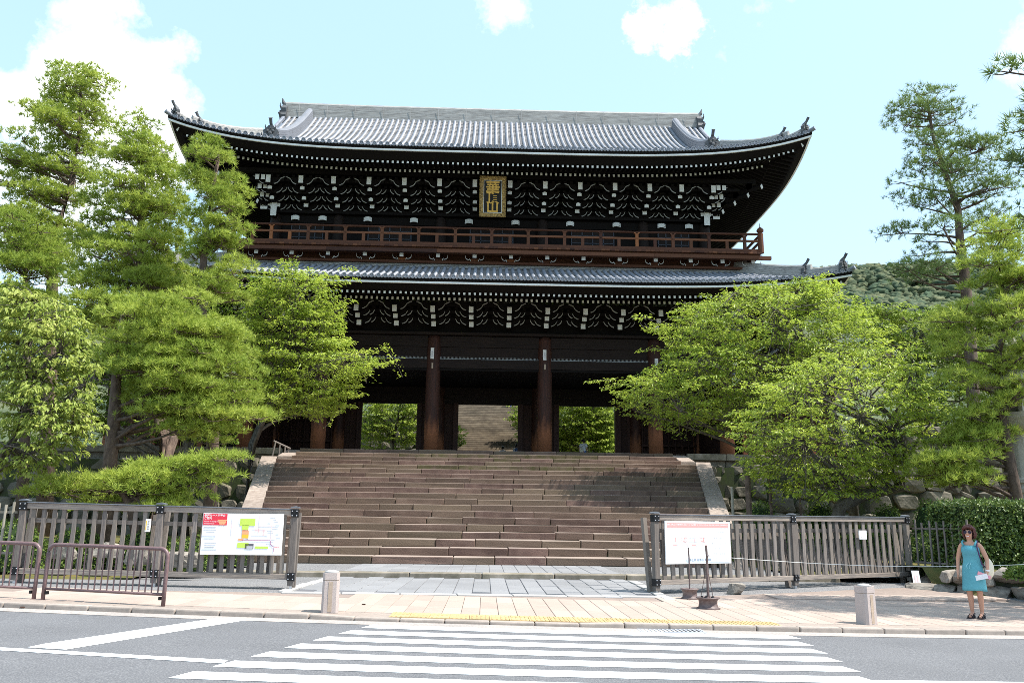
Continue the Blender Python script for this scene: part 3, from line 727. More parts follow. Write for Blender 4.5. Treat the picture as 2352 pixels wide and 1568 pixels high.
# ridges -------------------------------------------------------------
def ridge_line(pts, w, h, name, parent, layers=5, m=None):
    """stacked ridge: courses of flat tiles with a round cap, along a polyline of base points"""
    pts = [np.array(p, float) for p in pts]; mb = MB()
    sec = []
    for k in range(layers):
        z0 = h*.86*k/layers; z1 = h*.86*(k+1)/layers; ww = w*(1-.25*k/layers)
        sec += [(ww/2, z0), (ww/2, z1-.012), (ww/2-.03, z1-.010)]
    sec += [(w*.30, h*.88), (w*.2, h*.97), (0, h)]
    full = sec+[(-a, b) for a, b in sec[::-1][1:]]; n = len(full); V = []; F = []
    for i, p in enumerate(pts):
        t = pts[min(i+1, len(pts)-1)]-pts[max(i-1, 0)]; t[2] = 0; t /= np.linalg.norm(t); a = np.array((t[1], -t[0], 0))
        for (u, z) in full: V.append(tuple(p+a*u+np.array((0, 0, z))))
    for i in range(len(pts)-1):
        for k in range(n-1): F.append((i*n+k, i*n+k+1, (i+1)*n+k+1, (i+1)*n+k))
    F += [tuple(range(n))[::-1], tuple((len(pts)-1)*n+k for k in range(n))]
    mb.add(V, F); return gp(mb, name, m or M['ridge'], parent)
ridge_line([(x+XG, YM, 27.55+.10*(abs(x)/GX)**4) for x in np.linspace(-GX, GX, 25)], .62, 1.22, 'main_ridge', up_roof, 11)
# wire ties along the ridge
for i in range(15):
    x = -13+1.86*i; MB().box((x+XG, YM-.33, 28.1), (.03, .02, .95)).build('ridge_tie', M['border'], up_roof, loc=(0, 0, 0))
def ogre_tile(parent, p, yawdir, s=1.0, horn=True):
    """demon-face end tile with fins and a forward-pointing tube; yawdir = heading of its face"""
    m = MB()
    out = [(-.34, 0), (.34, 0), (.40, .16), (.33, .30), (.36, .46), (.22, .56), (.12, .70), (0, .76), (-.12, .70), (-.22, .56), (-.36, .46), (-.33, .30), (-.40, .16)]
    m.prism(out, -.09, .12)
    for sx in (-1, 1):
        m.lathe([(.05, 0), (.075, .05), (.05, .09), (0, .1)], (sx*.13, -.09, .40), 8, axis='Y'); m.tube([(sx*.16, -.10, .50), (sx*.24, -.14, .60), (sx*.25, -.13, .72)], [.05, .035, .012], 6)
        m.tube([(sx*.3, -.08, .12), (sx*.42, -.12, .22), (sx*.40, -.1, .32)], [.06, .05, .02], 6)
    m.lathe([(.09, 0), (.11, .06), (.07, .12), (0, .13)], (0, -.09, .28), 8, axis='Y'); m.box((0, -.13, .14), (.30, .08, .07)); m.lathe([(.04, 0), (.04, .07), (0, .08)], (0, -.09, .55), 8, axis='Y')
    if horn: m.tube([(0, .12, .66), (0, -.10, .82), (0, -.22, 1.02)], [.08, .075, .08], 10); m.tube([(0, -.22, 1.02), (0, -.23, 1.035)], [.10, .10], 12)
    v = [(np.array(q)*s) for q in m.v]; m.v = [tuple(q) for q in v]
    return m.build('ogre_tile', M['oni'], parent, loc=p, rotz=None) if False else link('ogre_tile', mesh_from('ogre_tile', m.v, m.f, [M['oni']]), parent, p, (0, 0, yawdir))
for s in (-1, 1):
    # descending ridge on the front slope
    ridge_line([(s*(12.25)+XG, YM+y, UP.z(12.25, y)-.02) for y in np.linspace(-.6, -9.0, 16)], .55, .85, 'descending_ridge', up_roof, 5, MATS.get('ridge_blue') or mat('ridge_blue', (.22, .23, .26), .45, .1, (.15, .155, .17), scale=(.6, 1, 9), nscale=6, bump=.3, obj_coords=False))
    ogre_tile(up_roof, (s*12.25+XG, YM-9.12, UP.z(12.25, -9.1)-.02), 0, 1.15)
    # gable edge ridge (outermost rows) and closing triangle
    ridge_line([(s*(GX-.02)+XG, YM+y, UP.z0+UP.prof(UP.D-abs(y))-.02) for y in np.linspace(-.5, -6.6, 10)], .26, .26, 'gable_edge', up_roof, 2, M['tile'])
    g = MB(); ys = np.linspace(-6.9, 6.9, 15); V = [(s*(GX-.35)+XG, YM+y, UP.z0+UP.prof(UP.D-abs(y))-.15) for y in ys]+[(s*(GX-.35)+XG, YM+y, 21.9) for y in ys[::-1]]
    g.add(V, [tuple(range(30))]); gp(g, 'gable_wall', M['dark'], up_roof)
    # hip ridges in two stages
    def hip(rf, a, b, h, name, root, lay=4):
        P = []
        for t in np.linspace(a, b, 9):
            x = rf.W-t; y = -(rf.D-t); P.append((s*x+XG, YM+y, rf.z(x, y)-.03))
        return ridge_line(P, .40, h, name, root, lay)
    hip(UP, 3.9, .95, .78, 'hip_ridge', up_roof, 6); hip(UP, 1.15, .30, .52, 'hip_ridge', up_roof, 4)
    ogre_tile(up_roof, (s*(UP.W-1.25)+XG, YM-UP.D+1.25, UP.z(UP.W-1.25, UP.D-1.25)), s*R(45), 1.0)
    ogre_tile(up_roof, (s*(UP.W-.28)+XG, YM-UP.D+.28, UP.z(UP.W-.28, UP.D-.28)), s*R(45), .95)
    hip(LO, 4.8, 1.5, .72, 'hip_ridge', lo_roof, 6); hip(LO, 1.7, .35, .50, 'hip_ridge', lo_roof, 4)
    ogre_tile(lo_roof, (s*(LO.W-1.75)+XG, YM-LO.D+1.75, LO.z(LO.W-1.75, LO.D-1.75)), s*R(45), .95)
    ogre_tile(lo_roof, (s*(LO.W-.32)+XG, YM-LO.D+.32, LO.z(LO.W-.32, LO.D-.32)), s*R(45), .95)
    # end of the main ridge
    ogre_tile(up_roof, (s*(GX+.05)+XG, YM, 27.35), s*R(90), 1.75, False)
    m = MB(); m.tube([(s*(GX)+XG, YM, 28.55), (s*(GX+.22)+XG, YM, 28.85), (s*(GX+.30)+XG, YM, 29.15)], [.15, .12, .03], 8); gp(m, 'ridge_finial', M['oni'], up_roof)
    # corner eave tile
    for rf, root in ((UP, up_roof), (LO, lo_roof)):
        c = np.array((s*(rf.W-.02)+XG, YM-rf.D+.02, rf.z(rf.W, rf.D)+.06)); d = np.array((s*.707, -.707, .35)); m = MB(); m.tube([c-d*.3, c+d*.16, c+d*.17], [.10, .12, .14], 12); gp(m, 'corner_tile', M['tile'], root)
# courses where the lower roof meets the wall
for k in range(4):
    MB().box((XG, 44.78+.03*k, 15.32+.085*k), (28.9, .42, .05)).build('wall_course', [M['ridge'], M['border']][k % 2], lo_roof, loc=(0, 0, 0))

# lower storey --------------------------------------------------------
def column_mesh(h, r, mm):
    m = MB(); m.lathe([(r*.98, 0), (r, h*.3), (r*.985, h*.75), (r*.93, h-.25), (r*.82, h-.09), (r*.55, h-.01), (0.01, h)], (0, 0, 0), 22)
    return mesh_from('column', m.v, m.f, [mm], smooth_=True)
cme = column_mesh(11.62-PZ-.09, .405, M['column'])
base_m = MB(); base_m.lathe([(.56, -.04), (.56, .03), (.5, .08), (.40, .10)], (0, 0, 0), 22); base_me = mesh_from('column_base', base_m.v, base_m.f, [M['border']])
cols = {}
for y in (YF, YM, YB):
    for x in LCX:
        c = link('column', cme, gate, (x, y-YF, .09)); link('column_base', base_me, c, (0, 0, -.09)); cols[(x, y)] = c
def bay_boards(name, x0, x1, y, z0, z1, m, t=.28): return gp(MB().box(((x0+x1)/2+XG, y, (z0+z1)/2), (x1-x0, t, z1-z0)), name, m)
for x0, x1 in zip(LCX[:-1], LCX[1:]):
    a, b = x0+.34, x1-.34
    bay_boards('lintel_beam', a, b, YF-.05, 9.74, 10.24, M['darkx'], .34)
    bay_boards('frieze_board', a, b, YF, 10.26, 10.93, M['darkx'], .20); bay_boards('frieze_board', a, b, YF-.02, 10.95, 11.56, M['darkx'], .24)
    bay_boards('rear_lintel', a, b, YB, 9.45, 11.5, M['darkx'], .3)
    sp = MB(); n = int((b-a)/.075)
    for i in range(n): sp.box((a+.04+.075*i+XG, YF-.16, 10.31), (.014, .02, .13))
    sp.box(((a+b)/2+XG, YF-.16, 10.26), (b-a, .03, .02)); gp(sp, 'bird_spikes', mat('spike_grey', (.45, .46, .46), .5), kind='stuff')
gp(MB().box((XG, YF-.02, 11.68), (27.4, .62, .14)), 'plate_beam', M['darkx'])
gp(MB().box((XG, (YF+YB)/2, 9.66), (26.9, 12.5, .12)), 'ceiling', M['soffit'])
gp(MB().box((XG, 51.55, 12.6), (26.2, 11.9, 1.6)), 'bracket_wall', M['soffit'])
# middle row: panels, jambs and open doorways
OPEN = [(-7.98, -4.27), (-2.01, 2.01), (4.27, 7.98+.15)]
edges = [-13.25] + [e for o in OPEN for e in o] + [13.25]
for i in range(0, len(edges), 2):
    a, b = edges[i], edges[i+1]; n = max(2, int((b-a)/.55)); w = (b-a)/n
    for k in range(n): gp(MB().box((a+w*(k+.5)+XG, YM+random.uniform(-.012, .012), (PZ+8.6)/2), (w-.015, .16, 8.6-PZ)), 'wall_board', M['plank'])
    for e in (a, b):
        if abs(e) < 13: gp(MB().box((e+(.13 if e == b else -.13)*(-1 if e == b else -1)*0+XG, YM-.12, (PZ+8.62)/2), (.30, .26, 8.62-PZ)), 'door_jamb', M['column'])
gp(MB().box((XG, YM, 9.1), (26.4, .3, 1.05)), 'door_lintel', M['darkx'])
for x0, x1 in ((-13.1, -9.4), (9.4, 13.1)):           # lattice fronts of the guardian bays
    for k in range(9): gp(MB().box((x0+.2+(x1-x0-.4)*k/8+XG, YM-.35, PZ+1.35), (.07, .07, 2.5)), 'lattice_bar', M['plank'])
    for z in (.25, 1.2, 2.5): gp(MB().box(((x0+x1)/2+XG, YM-.30, PZ+z), (x1-x0, .06, .11)), 'lattice_rail', M['plank'])
for s in (-1, 1):
    for y0, y1 in ((YF, YM), (YM, YB)):
        gp(MB().box((s*13.25+XG, (y0+y1)/2, (PZ+9.7)/2), (.2, y1-y0-.7, 9.7-PZ)), 'end_wall', M['plank'])
# paper charms on the columns
for x, px, py, h in ((-3.11, 993, 811, .62), (3.11, 1251, 815, .58), (9.27, 1508, 831, .40), (-9.27, 735, 806, .5)):
    p = atY(px, py, YF-.43); c = cols[(x, YF)]
    l = np.array(p)-np.array((x+XG, YF, PZ+.09)); l[0] = max(-.06, min(.06, l[0]))
    m = MB(); m.box((0, 0, 0), (.19, .012, h)); m.box((0, -.004, -.02), (.10, .012, h*.6), 1); m.build('paper_charm', [M['white'], M['signgrey']], c, loc=(l[0], -.425, l[2]))
    m = MB(); m.box((0, 0, 0), (.09, .01, .30)); m.build('small_charm', [M['stain']], c, loc=(l[0]+.02, -.41, l[2]-h*.5-.38))

# bracket sets ---------------------------------------------------------
def sarc(p0, p1, wd, bulge):
    """white curved edge strip as a closed polygon in x,z"""
    p0, p1 = np.array(p0), np.array(p1); d = p1-p0; L = np.linalg.norm(d); nrm = np.array((-d[1], d[0]))/L
    up_, dn = [], []
    for t in np.linspace(0, 1, 7):
        c = p0+d*t+nrm*(bulge*math.sin(math.pi*t*1.0)); w = wd*(1-.25*t); up_.append(c+nrm*w/2); dn.append(c-nrm*w/2)
    return [tuple(a) for a in up_+dn[::-1]]
def bracket(rows, blocks, half, yw, ztop):
    """dark stepped bracket arms + separate mesh of their white painted edges; local origin at set centre, wall plane y=0"""
    d = MB(); w = []
    for i, (y, z) in enumerate(rows):
        top = i == len(rows)-1
        yy = y-yw
        ln = half*2-.2
        d.box((0, yy+.11, z-.02), (ln*.92, .16, .20)); d.box((0, yy+.10, z-.22), (.72*2*.62, .16, .20))
        for sx in (-1, 1):
            for dx in (.52, .16):                     # bearing blocks on the arms
                d.box((sx*(half-dx), yy+.08, z+.15), (.17, .2, .12)); 
            A = ((half-.36), -.02), ((half-.10), .11)
            if not top: A = ((half-.36), -.28), ((half-.12), .0)
            B = ((half-.70), -.34), ((half-.37), -.03)
            for (p0, p1), bl in ((A, .0 if top else -.05), (B, -.06)):
                poly = [(sx*a, b+z) for a, b in sarc(p0, p1, .046, bl)]
                if sx < 0: poly = poly[::-1]
                w.append(('arm_edge', MB().prism(poly, yy-.02, yy+.03)))
    for (y, z, wd, h, pent) in blocks:
        yy = y-yw; d.box((0, yy/2+.02, z), (wd*.94, abs(yy)-.02, h*.94)); d.box((0, yy+.25, z+h*.5+.05), (.42, .30, .16))
        poly = [(-wd/2, z-h/2), (wd/2, z-h/2), (wd/2, z+h*.3 if pent else z+h/2), (0, z+h*.55), (-wd/2, z+h*.3 if pent else z+h/2)] if pent else [(-wd/2, z-h/2), (wd/2, z-h/2), (wd/2, z+h/2), (-wd/2, z+h/2)]
        w.append(('nose_face', MB().prism(poly, yy-.03, yy+.02)))
    return mesh_from('bracket_set', d.v, d.f, [M['soffit']]), w
up_rows = [(45.8, 19.35), (45.25, 19.66), (44.65, 19.93), (44.05, 20.22)]
up_blocks = [(43.85, 20.10, .25, .43, False), (44.3, 19.77, .24, .20, True), (44.9, 19.40, .24, .20, True), (45.5, 19.22, .25, .25, False)]
lo_rows = [(44.7, 12.42), (44.1, 12.70), (43.5, 12.95)]
lo_blocks = [(43.3, 12.60, .24, .34, False), (43.9, 12.33, .24, .25, False), (44.5, 12.06, .25, .28, False)]
def sets(cx):
    xs = []
    for a, b in zip(cx[:-1], cx[1:]):
        n = 3 if b-a > 5 else 2
        xs += [a+(b-a)*k/n for k in range(n)]
    return xs+[cx[-1]]
up_br = gp(MB().box((XG, YU+.1, 20.0), (25.2, .12, 2.6)), 'upper_bracket_wall', M['soffit']); lo_br = gp(MB().box((XG, YF+.02, 12.6), (26.5, .12, 1.9)), 'lower_bracket_wall', M['soffit'])
for cx, rows, blocks, yw, zt, root in ((UCX, up_rows, up_blocks, YU, 20.6, up_br), (LCX, lo_rows, lo_blocks, YF, 13.2, lo_br)):
    dm, wl = bracket(rows, blocks, 1.0, yw, zt); joined = None
    if cx is LCX:
        j = MB()
        for nm, q in wl:
            if nm == 'arm_edge': j.add(q.v, q.f)
        joined = mesh_from('arm_edges', j.v, j.f, [M['agedwhite']]); wl = [q for q in wl if q[0] != 'arm_edge']
    wmm = [(nm, mesh_from(nm, q.v, q.f, [M['white' if nm == 'nose_face' else 'agedwhite']])) for nm, q in wl]
    for x in sets(cx):
        o = link('bracket_set', dm, gate, (x, yw-YF, -PZ))
        for nm, me_ in wmm: link(nm, me_, o)
        if joined: link('arm_edges', joined, o, kind='stuff')
    # horizontal tie beams between the tiers and the eave purlin
    for y, z in rows: MB().box((XG, y+.26, z+.02), (2*cx[-1]+2*(yw-y)*.8, .10, .16)).build('tie_beam', M['soffit'], root, loc=(0, 0, 0))
    MB().box((XG, rows[-1][0]-.02, rows[-1][1]+.42), (2*cx[-1]+2*(yw-rows[-1][0])+.8, .2, .26)).build('eave_purlin', M['soffit'], root, loc=(0, 0, 0))
    # corner clusters: diagonal arms with white ends, plus white nose blocks
    for s in (-1, 1):
        c = MB()
        for i, (y, z) in enumerate(rows):
            r_ = (yw-y)*1.0+.55
            a = np.array((s*cx[-1]+XG, yw, z)); b = a+np.array((s*r_, -r_, -.05)); c.tube([a, b], .14, 4); dv = (b-a)/np.linalg.norm(b-a)
            c.tube([b+dv*.002, b+dv*.03], .16, 4, 1)
            for q in (.30, .62):
                c.box((s*(cx[-1]+q)+XG, y-.04, z-.02), (.22, .3, .30), 0, front=1)
                c.box((s*(cx[-1]+(yw-y))+XG, yw-(yw-y)-.05+.0, z+.1), (.24, .34, .34), 0, front=1)
        c.box((s*(cx[-1]+.02)+XG, yw-.52, rows[0][1]-.52), (.34, .3, .62), 0, front=1); c.box((s*(cx[-1]-.02)+XG, yw-.44, rows[0][1]-.14), (.60, .3, .22), 0, front=1); c.box((s*(cx[-1]+.62)+XG, yw-.40, rows[0][1]-.30), (.40, .3, .18), 0, front=1)
        c.build('corner_bracket', [M['soffit'], M['white']], root, loc=(0, 0, 0))

# upper storey and balcony --------------------------------------------
ucm = column_mesh(18.85-15.9, .33, M['dark'])
for x in UCX: link('upper_column', ucm, gate, (x, YU-YF-.02, 15.9-PZ))
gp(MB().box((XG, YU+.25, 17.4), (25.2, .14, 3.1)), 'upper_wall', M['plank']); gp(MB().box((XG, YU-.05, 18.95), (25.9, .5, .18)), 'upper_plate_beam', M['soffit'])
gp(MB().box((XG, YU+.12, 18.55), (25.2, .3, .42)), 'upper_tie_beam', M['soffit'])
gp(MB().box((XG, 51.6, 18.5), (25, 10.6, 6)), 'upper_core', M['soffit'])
pl = MB(); pts = [(-.23, -.14), (-.12, -.10), (0, -.085), (.12, -.10), (.23, -.14), (.23, .10), (.12, .15), (0, .165), (-.12, .15), (-.23, .10)]
pl.prism(pts, -.03, .03, 0)
for sx in (-.17, .17):
    for sz in (-.06, .05): pl.box((sx, -.035, sz), (.025, .02, .025), 1)
plm = mesh_from('white_fitting', pl.v, pl.f, [M['white'], M['iron']], pl.mi)
for px in (677.7, 740.5, 844.4, 950.8, 1077, 1184, 1309.6, 1416, 1519, 1582):
    p = atY(px, 510, YU-.15); link('white_fitting', plm, gate, (p[0]-XG, YU-.16-YF, 18.60-PZ))
for a, b in zip(UCX[:-1], UCX[1:]):                     # panelled doors
    w = (b-a)*.42 if b-a > 5 else (b-a)*.5; c = (a+b)/2+XG
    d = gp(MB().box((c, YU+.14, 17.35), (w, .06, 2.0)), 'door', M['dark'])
    for k in range(5): MB().box((c-w/2+w*(k+.0)/4, YU+.09, 17.35), (.06, .06, 2.0)).build('door_stile', M['lattice'], d, loc=(0, 0, 0))
    for z in (16.6, 17.05, 17.5, 17.95, 18.3): MB().box((c, YU+.085, z), (w, .05, .05)).build('door_rail', M['lattice'], d, loc=(0, 0, 0))
BX = 15.15; BY = 43.62                                   # balcony half length and front edge
balc = gp(MB().box((XG, (BY+YU)/2+.12, 16.14), (2*BX-.3, YU-BY, .10)), 'balcony', M['red'])
def sub(mb, name, m, **kw): return mb.build(name, m, balc, loc=(0, 0, 0), **kw)
npl = int(2*BX/.25)
for i in range(npl):
    x = -BX+.125+.25*i; sub(MB().box((x+XG, BY+.55+random.uniform(-.012, .012), 16.255), (.243, 1.15, .10)), 'deck_plank', M['red'])
for seg in range(5):
    w = 2*BX/5; sub(MB().box((-BX+w*(seg+.5)+XG, BY+.16, 16.02), (w-.01, .24, .20)), 'edge_beam', M['red'] if seg != 2 else M['red'])
sub(MB().box((XG, 44.93, 15.85), (28.6, .10, .75)), 'skirt_board', M['red'])
sub(MB().box((XG, 44.6, 15.63), (28.9, .22, .14)), 'skirt_beam', M['red'])
# balcony brackets
bk = MB(); bk.box((0, -.36, .0), (.20, .86, .30), 0); bk.box((0, -.50, .21), (.32, .5, .12), 0); bk.box((0, -.22, -.16), (.46, .35, .12), 0)
bkd = mesh_from('balcony_bracket', bk.v, bk.f, [M['red']])
bkn = mesh_from('balcony_bracket', bk.v, bk.f, [M['newwood']])
bwl = [('nose_face', MB().box((0, -.80, .0), (.215, .03, .33)))]
for sx in (-1, 1):
    pa = sarc((.30, -.20), (.52, .06), .035, -.09); pb = sarc((.22, -.26), (.30, -.12), .03, .02)
    for q in (pa, pb): bwl.append(('curved_edge', MB().prism([(sx*a, b) for a, b in (q if sx > 0 else q[::-1])], -.5, -.45)))
bwl = [(nm, mesh_from(nm, q.v, q.f, [M['white']])) for nm, q in bwl]
bxs = [-14.7, -13.0, -11.05] + [-9.05+2.03*i for i in range(10)] + [11.2, 13.0, 14.75]
for i, x in enumerate(bxs):
    o = link('balcony_bracket', bkn if i in (5, 8) else bkd, gate, (x, 44.85-YF, 15.93-PZ))
    for nm, me_ in bwl: link(nm, me_, o)
# railing
def rail(z, r_, name, y=BY+.16, x0=-BX, x1=BX):
    sub(MB().tube([(x0+XG, y, z+.03), (x0*.5+XG, y, z), (x1*.5+XG, y, z), (x1+XG, y, z+.03)], r_, 8), name, M['red'])
rail(17.38, .062, 'top_rail', x0=-BX-.35, x1=BX+.05); 
sub(MB().box((XG, BY+.16, 17.0), (2*BX, .10, .11)), 'middle_rail', M['red']); sub(MB().box((XG, BY+.16, 16.42), (2*BX, .16, .18)), 'bottom_rail', M['red'])
pm = MB(); pm.box((0, 0, .42), (.17, .13, .84)); pm.box((0, 0, .86), (.20, .16, .07)); pm.box((-.11, 0, .92), (.10, .12, .05)); pm.box((.11, 0, .92), (.10, .12, .05)); pm.lathe([(.035, 0), (.03, .02), (0.01, .03)], (0, -.075, .60), 8, axis='Y')
pme = [mesh_from('post', pm.v, pm.f, [m_]) for m_ in (M['red'], M['red'], M['newwood'])]
sm = MB(); sm.box((0, 0, .22), (.17, .12, .46)); sme = [mesh_from('short_post', sm.v, sm.f, [m_]) for m_ in (M['red'], M['red'], M['newwood'])]
for i in range(15):
    x = -14.2+2.03*i
    if x < BX-.2: link('post', pme[2 if i in (1, 11) else 0], balc, (x+XG, BY+.16, 16.4))
    if x+1.0 < BX-.2: link('short_post', sme[2 if i == 1 else 0], balc, (x+1.015+XG, BY+.16, 16.5))
for s in (-1, 1):
    c = MB(); c.lathe([(.16, 0), (.16, 1.15), (.12, 1.17), (.12, 1.22), (.19, 1.26), (.20, 1.36), (.13, 1.46), (.03, 1.54), (.015, 1.75)], (s*(BX-.02)+XG, BY+.16, 16.3), 12); sub(c, 'corner_post', M['red'])
    # railing and deck returning along the flank
    sub(MB().box((s*(BX-.6)+XG, 50.5, 16.22), (1.2, 13, .12)), 'side_deck', M['red'])
    for z, h in ((17.38, .11), (17.0, .10), (16.42, .16)): sub(MB().box((s*(BX-.02)+XG, 50.5, z), (.11, 13.4, h)), 'side_rail', M['red'])
    sub(MB().box((s*(BX+.25)+XG, BY+.2, 16.02), (.55, .22, .2)), 'beam_end', M['red'])

# name plaque -----------------------------------------------------------
pt, pb = np.array((.13, 43.42, 20.38)), np.array((.13, 44.10, 18.20))
H = np.linalg.norm(pt-pb); tilt = math.atan2(pb[1]-pt[1], pt[2]-pb[2])
plq = empty('name_plaque', tuple((pt+pb)/2), 'black name board with gold characters in a carved gilt frame on the gate', 'name board')
plq.rotation_euler = (tilt, 0, 0)
W_ = 1.5
MB().box((0, .05, 0), (W_-.1, .08, H-.1)).build('board', M['black'], plq)
for sx in (-1, 1):
    MB().box((sx*(W_/2-.12), 0, 0), (.24, .16, H-.46)).build('frame_bar', M['goldframe'], plq, bevel=.03); MB().box((sx*(W_/2-.25), -.03, 0), (.022, .12, H-.46)).build('inner_trim', M['white'], plq)
    MB().box((0, 0, sx*(H/2-.12)), (W_, .16, .24)).build('frame_bar', M['goldframe'], plq, bevel=.03); MB().box((0, -.03, sx*(H/2-.25)), (W_-.50, .12, .022)).build('inner_trim', M['white'], plq)
    for k in range(16): MB().lathe([(.03, 0), (.055, .03), (.0, .06)], (sx*(W_/2-.045), -.08, -H/2+.1+k*(H-.2)/15), 6, axis='Y').build('carved_boss', M['goldframe'], plq)
    for k in range(9): MB().lathe([(.03, 0), (.055, .03), (.0, .06)], (-W_/2+.15+k*(W_-.3)/8, -.08, sx*(H/2-.045)), 6, axis='Y').build('carved_boss', M['goldframe'], plq)
for ch, z, s_ in (('華', .50, .80), ('頂', -.06, .72), ('山', -.58, .72)):
    link('character', text_mesh(ch, s_, M['gold'], .02, bold=.016), plq, (0, -.012, z-.05), (R(90), 0, 0))
# ================================================================== fences, signs, street furniture
def fence(name, label, a, b, z0a, z0b, ztop, nposts, spacing, skip=None, double=True, group=None, sw=.078, ro=.07):
    L = math.hypot(b[0]-a[0], b[1]-a[1]); ang = math.atan2(b[1]-a[1], b[0]-a[0]); slope = (z0b-z0a)/L
    e = empty(name, (a[0], a[1], z0a), label, 'fence', group, rotz=ang); h = ztop-z0a
    sl = lambda x: slope*x*.8
    px = [L*i/(nposts-1) for i in range(nposts)]
    for x in px:
        MB().box((0, 0, h/2+.02), (.125, .125, h-.04)).build('post', M['fence'], e, loc=(x, 0, sl(x)), bevel=.008)
        for z in (h-.09, .22):
            m = MB(); m.box((0, -.005, 0), (.145, .15, .15)); 
            for sx in (-.045, .045):
                for sz in (-.045, .045): m.lathe([(.014, 0), (.012, .012), (0.002, .016)], (sx, -.08, sz), 6, 1, 'Y')
            m.build('iron_strap', [M['iron'], M['steel']], e, loc=(x, 0, z+sl(x)))
        m = MB(); m.prism([(-.085, h+.015), (.085, h+.015), (.085, h+.035), (0, h+.055), (-.085, h+.035)], -.085, .085); m.build('post_cap', M['fencecap'], e, loc=(x, 0, sl(x)))
        m = MB(); m.box((0, 0, -.02), (.05, .05, .22)); m.build('steel_foot', M['steel'], e, loc=(x, 0, sl(x)))
        if double: MB().box((0, .32, h/2-.05), (.10, .10, h-.05), rx=-.12).build('brace', M['fence'], e, loc=(x, 0, sl(x)))
    for i in range(nposts-1):
        x0, x1 = px[i]+.065, px[i+1]-.065; xc = (x0+x1)/2; w = x1-x0
        def bar(nm, y, z, d, hh, m_): MB().box((0, 0, 0), (w, d, hh)).build(nm, m_, e, loc=(xc, y, z+sl(xc)), bevel=.006).rotation_euler = (0, -math.atan(slope*.8), 0)
        bar('top_rail', 0, h-.08, .09, .11, M['fenceh']); bar('rail_cap', 0, h-.012, .14, .022, M['fencecap']); bar('bottom_rail', 0, .215, .09, .105, M['fenceh']); bar('middle_rail', .085, h-.36, .05, .085, M['fenceh'])
        if double: bar('rear_rail', .34, .20, .07, .09, M['fenceh'])
    n = int(L/spacing); hs = h-.40
    for k in range(1, n):
        x = k*L/n
        if min(abs(x-p) for p in px) < .10: continue
        rr = random.uniform(-.008, .008)
        MB().box((0, 0, .27+hs/2), (sw, .036, hs)).build('slat', M['fence'], e, loc=(x+rr, -.0, sl(x)), bevel=.004).rotation_euler = (0, random.uniform(-.006, .006), 0)
        if double: MB().box((0, 0, hs/2+.18), (.07, .034, hs+.05), rx=-.10).build('rear_slat', M['fence'], e, loc=(x+ro, .27, sl(x)))
    return e, ang
LFA, LFB = (-9.22, 17.2), (-3.87, 17.4)
lfence, lang = fence('slatted_fence', 'weathered grey slatted timber fence carrying the route map board', LFA, LFB, gz(-9.2, 17.2)+.04, gz(-3.9, 17.4)+.04, 1.76, 3, .194, sw=.08, ro=.078)
RFA, RFB = (3.78, 18.66), (11.22, 22.2)
rfence, rang = fence('slatted_fence', 'weathered grey slatted timber fence carrying the pink-banded notice board', RFA, RFB, gz(3.8, 18.7)+.05, gz(11.2, 22)+.05, 1.68, 3, .235, sw=.10, ro=-.085)
def pickets(label, a, b, n, z0, h, m_, seed=0):
    L = math.hypot(b[0]-a[0], b[1]-a[1]); e = empty('picket_fence', (a[0], a[1], z0), label, 'fence', rotz=math.atan2(b[1]-a[1], b[0]-a[0]))
    rr = random.Random(seed)
    for i in range(n): MB().tube([(0, 0, .0), (rr.uniform(-.015, .015), 0, h*rr.uniform(.97, 1.02))], .026, 6).build('picket', m_, e, loc=(L*(i+.5)/n, 0, 0))
    for z in (h*.35, h*.88): MB().box((L/2, .035, z), (L, .03, .045)).build('rail', m_, e)
    return e
pickets('pale thin picket fence joining the left end of the map board\'s fence', (-12.6, 17.6), (-9.4, 17.25), 21, gz(-10, 17.3)+.05, 1.5, M['picket'], 1)
pickets('thin dark picket fence running beside the clipped hedge', (11.35, 22.15), (11.9, 20.35), 8, gz(11.5, 21)+.02, 1.62, M['fence'], 2)

# sign boards -----------------------------------------------------------
def board(name, label, a, ang, off, w, h, zc, y=-.10):
    p = np.array((a[0]+math.cos(ang)*off-math.sin(ang)*y, a[1]+math.sin(ang)*off+math.cos(ang)*y, zc))
    e = empty(name, tuple(p), label, 'sign', rotz=ang)
    MB().box((0, 0, 0), (w, .03, h)).build('panel', M['sign'], e, bevel=.004)
    return e
def deco(e, x, z, w, h, m_, lay=1, rot=0.0, nm='printed_block'): return MB().box((0, 0, 0), (w, .002, h), ry=rot).build(nm, m_, e, loc=(x, -.016-.0016*lay, z))
def words(e, body, x, z, size, m_, lay=2, align='CENTER', bold=0.0): return link('lettering', text_mesh(body, size, m_, 0, align, bold), e, (x, -.0165-.0018*lay, z), (R(90), 0, 0))
ms = board('map_sign', 'white route map board with a red title corner on the left slatted fence', LFA, lang, 4.35, 1.60, .81, 1.17)
deco(ms, -.555, .285, .47, .225, M['signred']); words(ms, '参拝ルート変更の', -.775, .36, .052, M['sign'], 2, 'LEFT', .001); words(ms, 'ご案内', -.775, .305, .052, M['sign'], 2, 'LEFT', .001)
words(ms, 'Notice of change to', -.775, .245, .036, M['sign'], 2, 'LEFT'); words(ms, 'worship route', -.775, .205, .036, M['sign'], 2, 'LEFT')
deco(ms, -.41, .235, .15, .04, M['signpeach'], 2); deco(ms, -.41, .27, .19, .022, M['signpeach'], 2); deco(ms, -.41, .20, .12, .03, M['signpeach'], 2)
for x in (-.455, -.41, -.365): deco(ms, x, .183, .018, .02, M['signred'], 3)
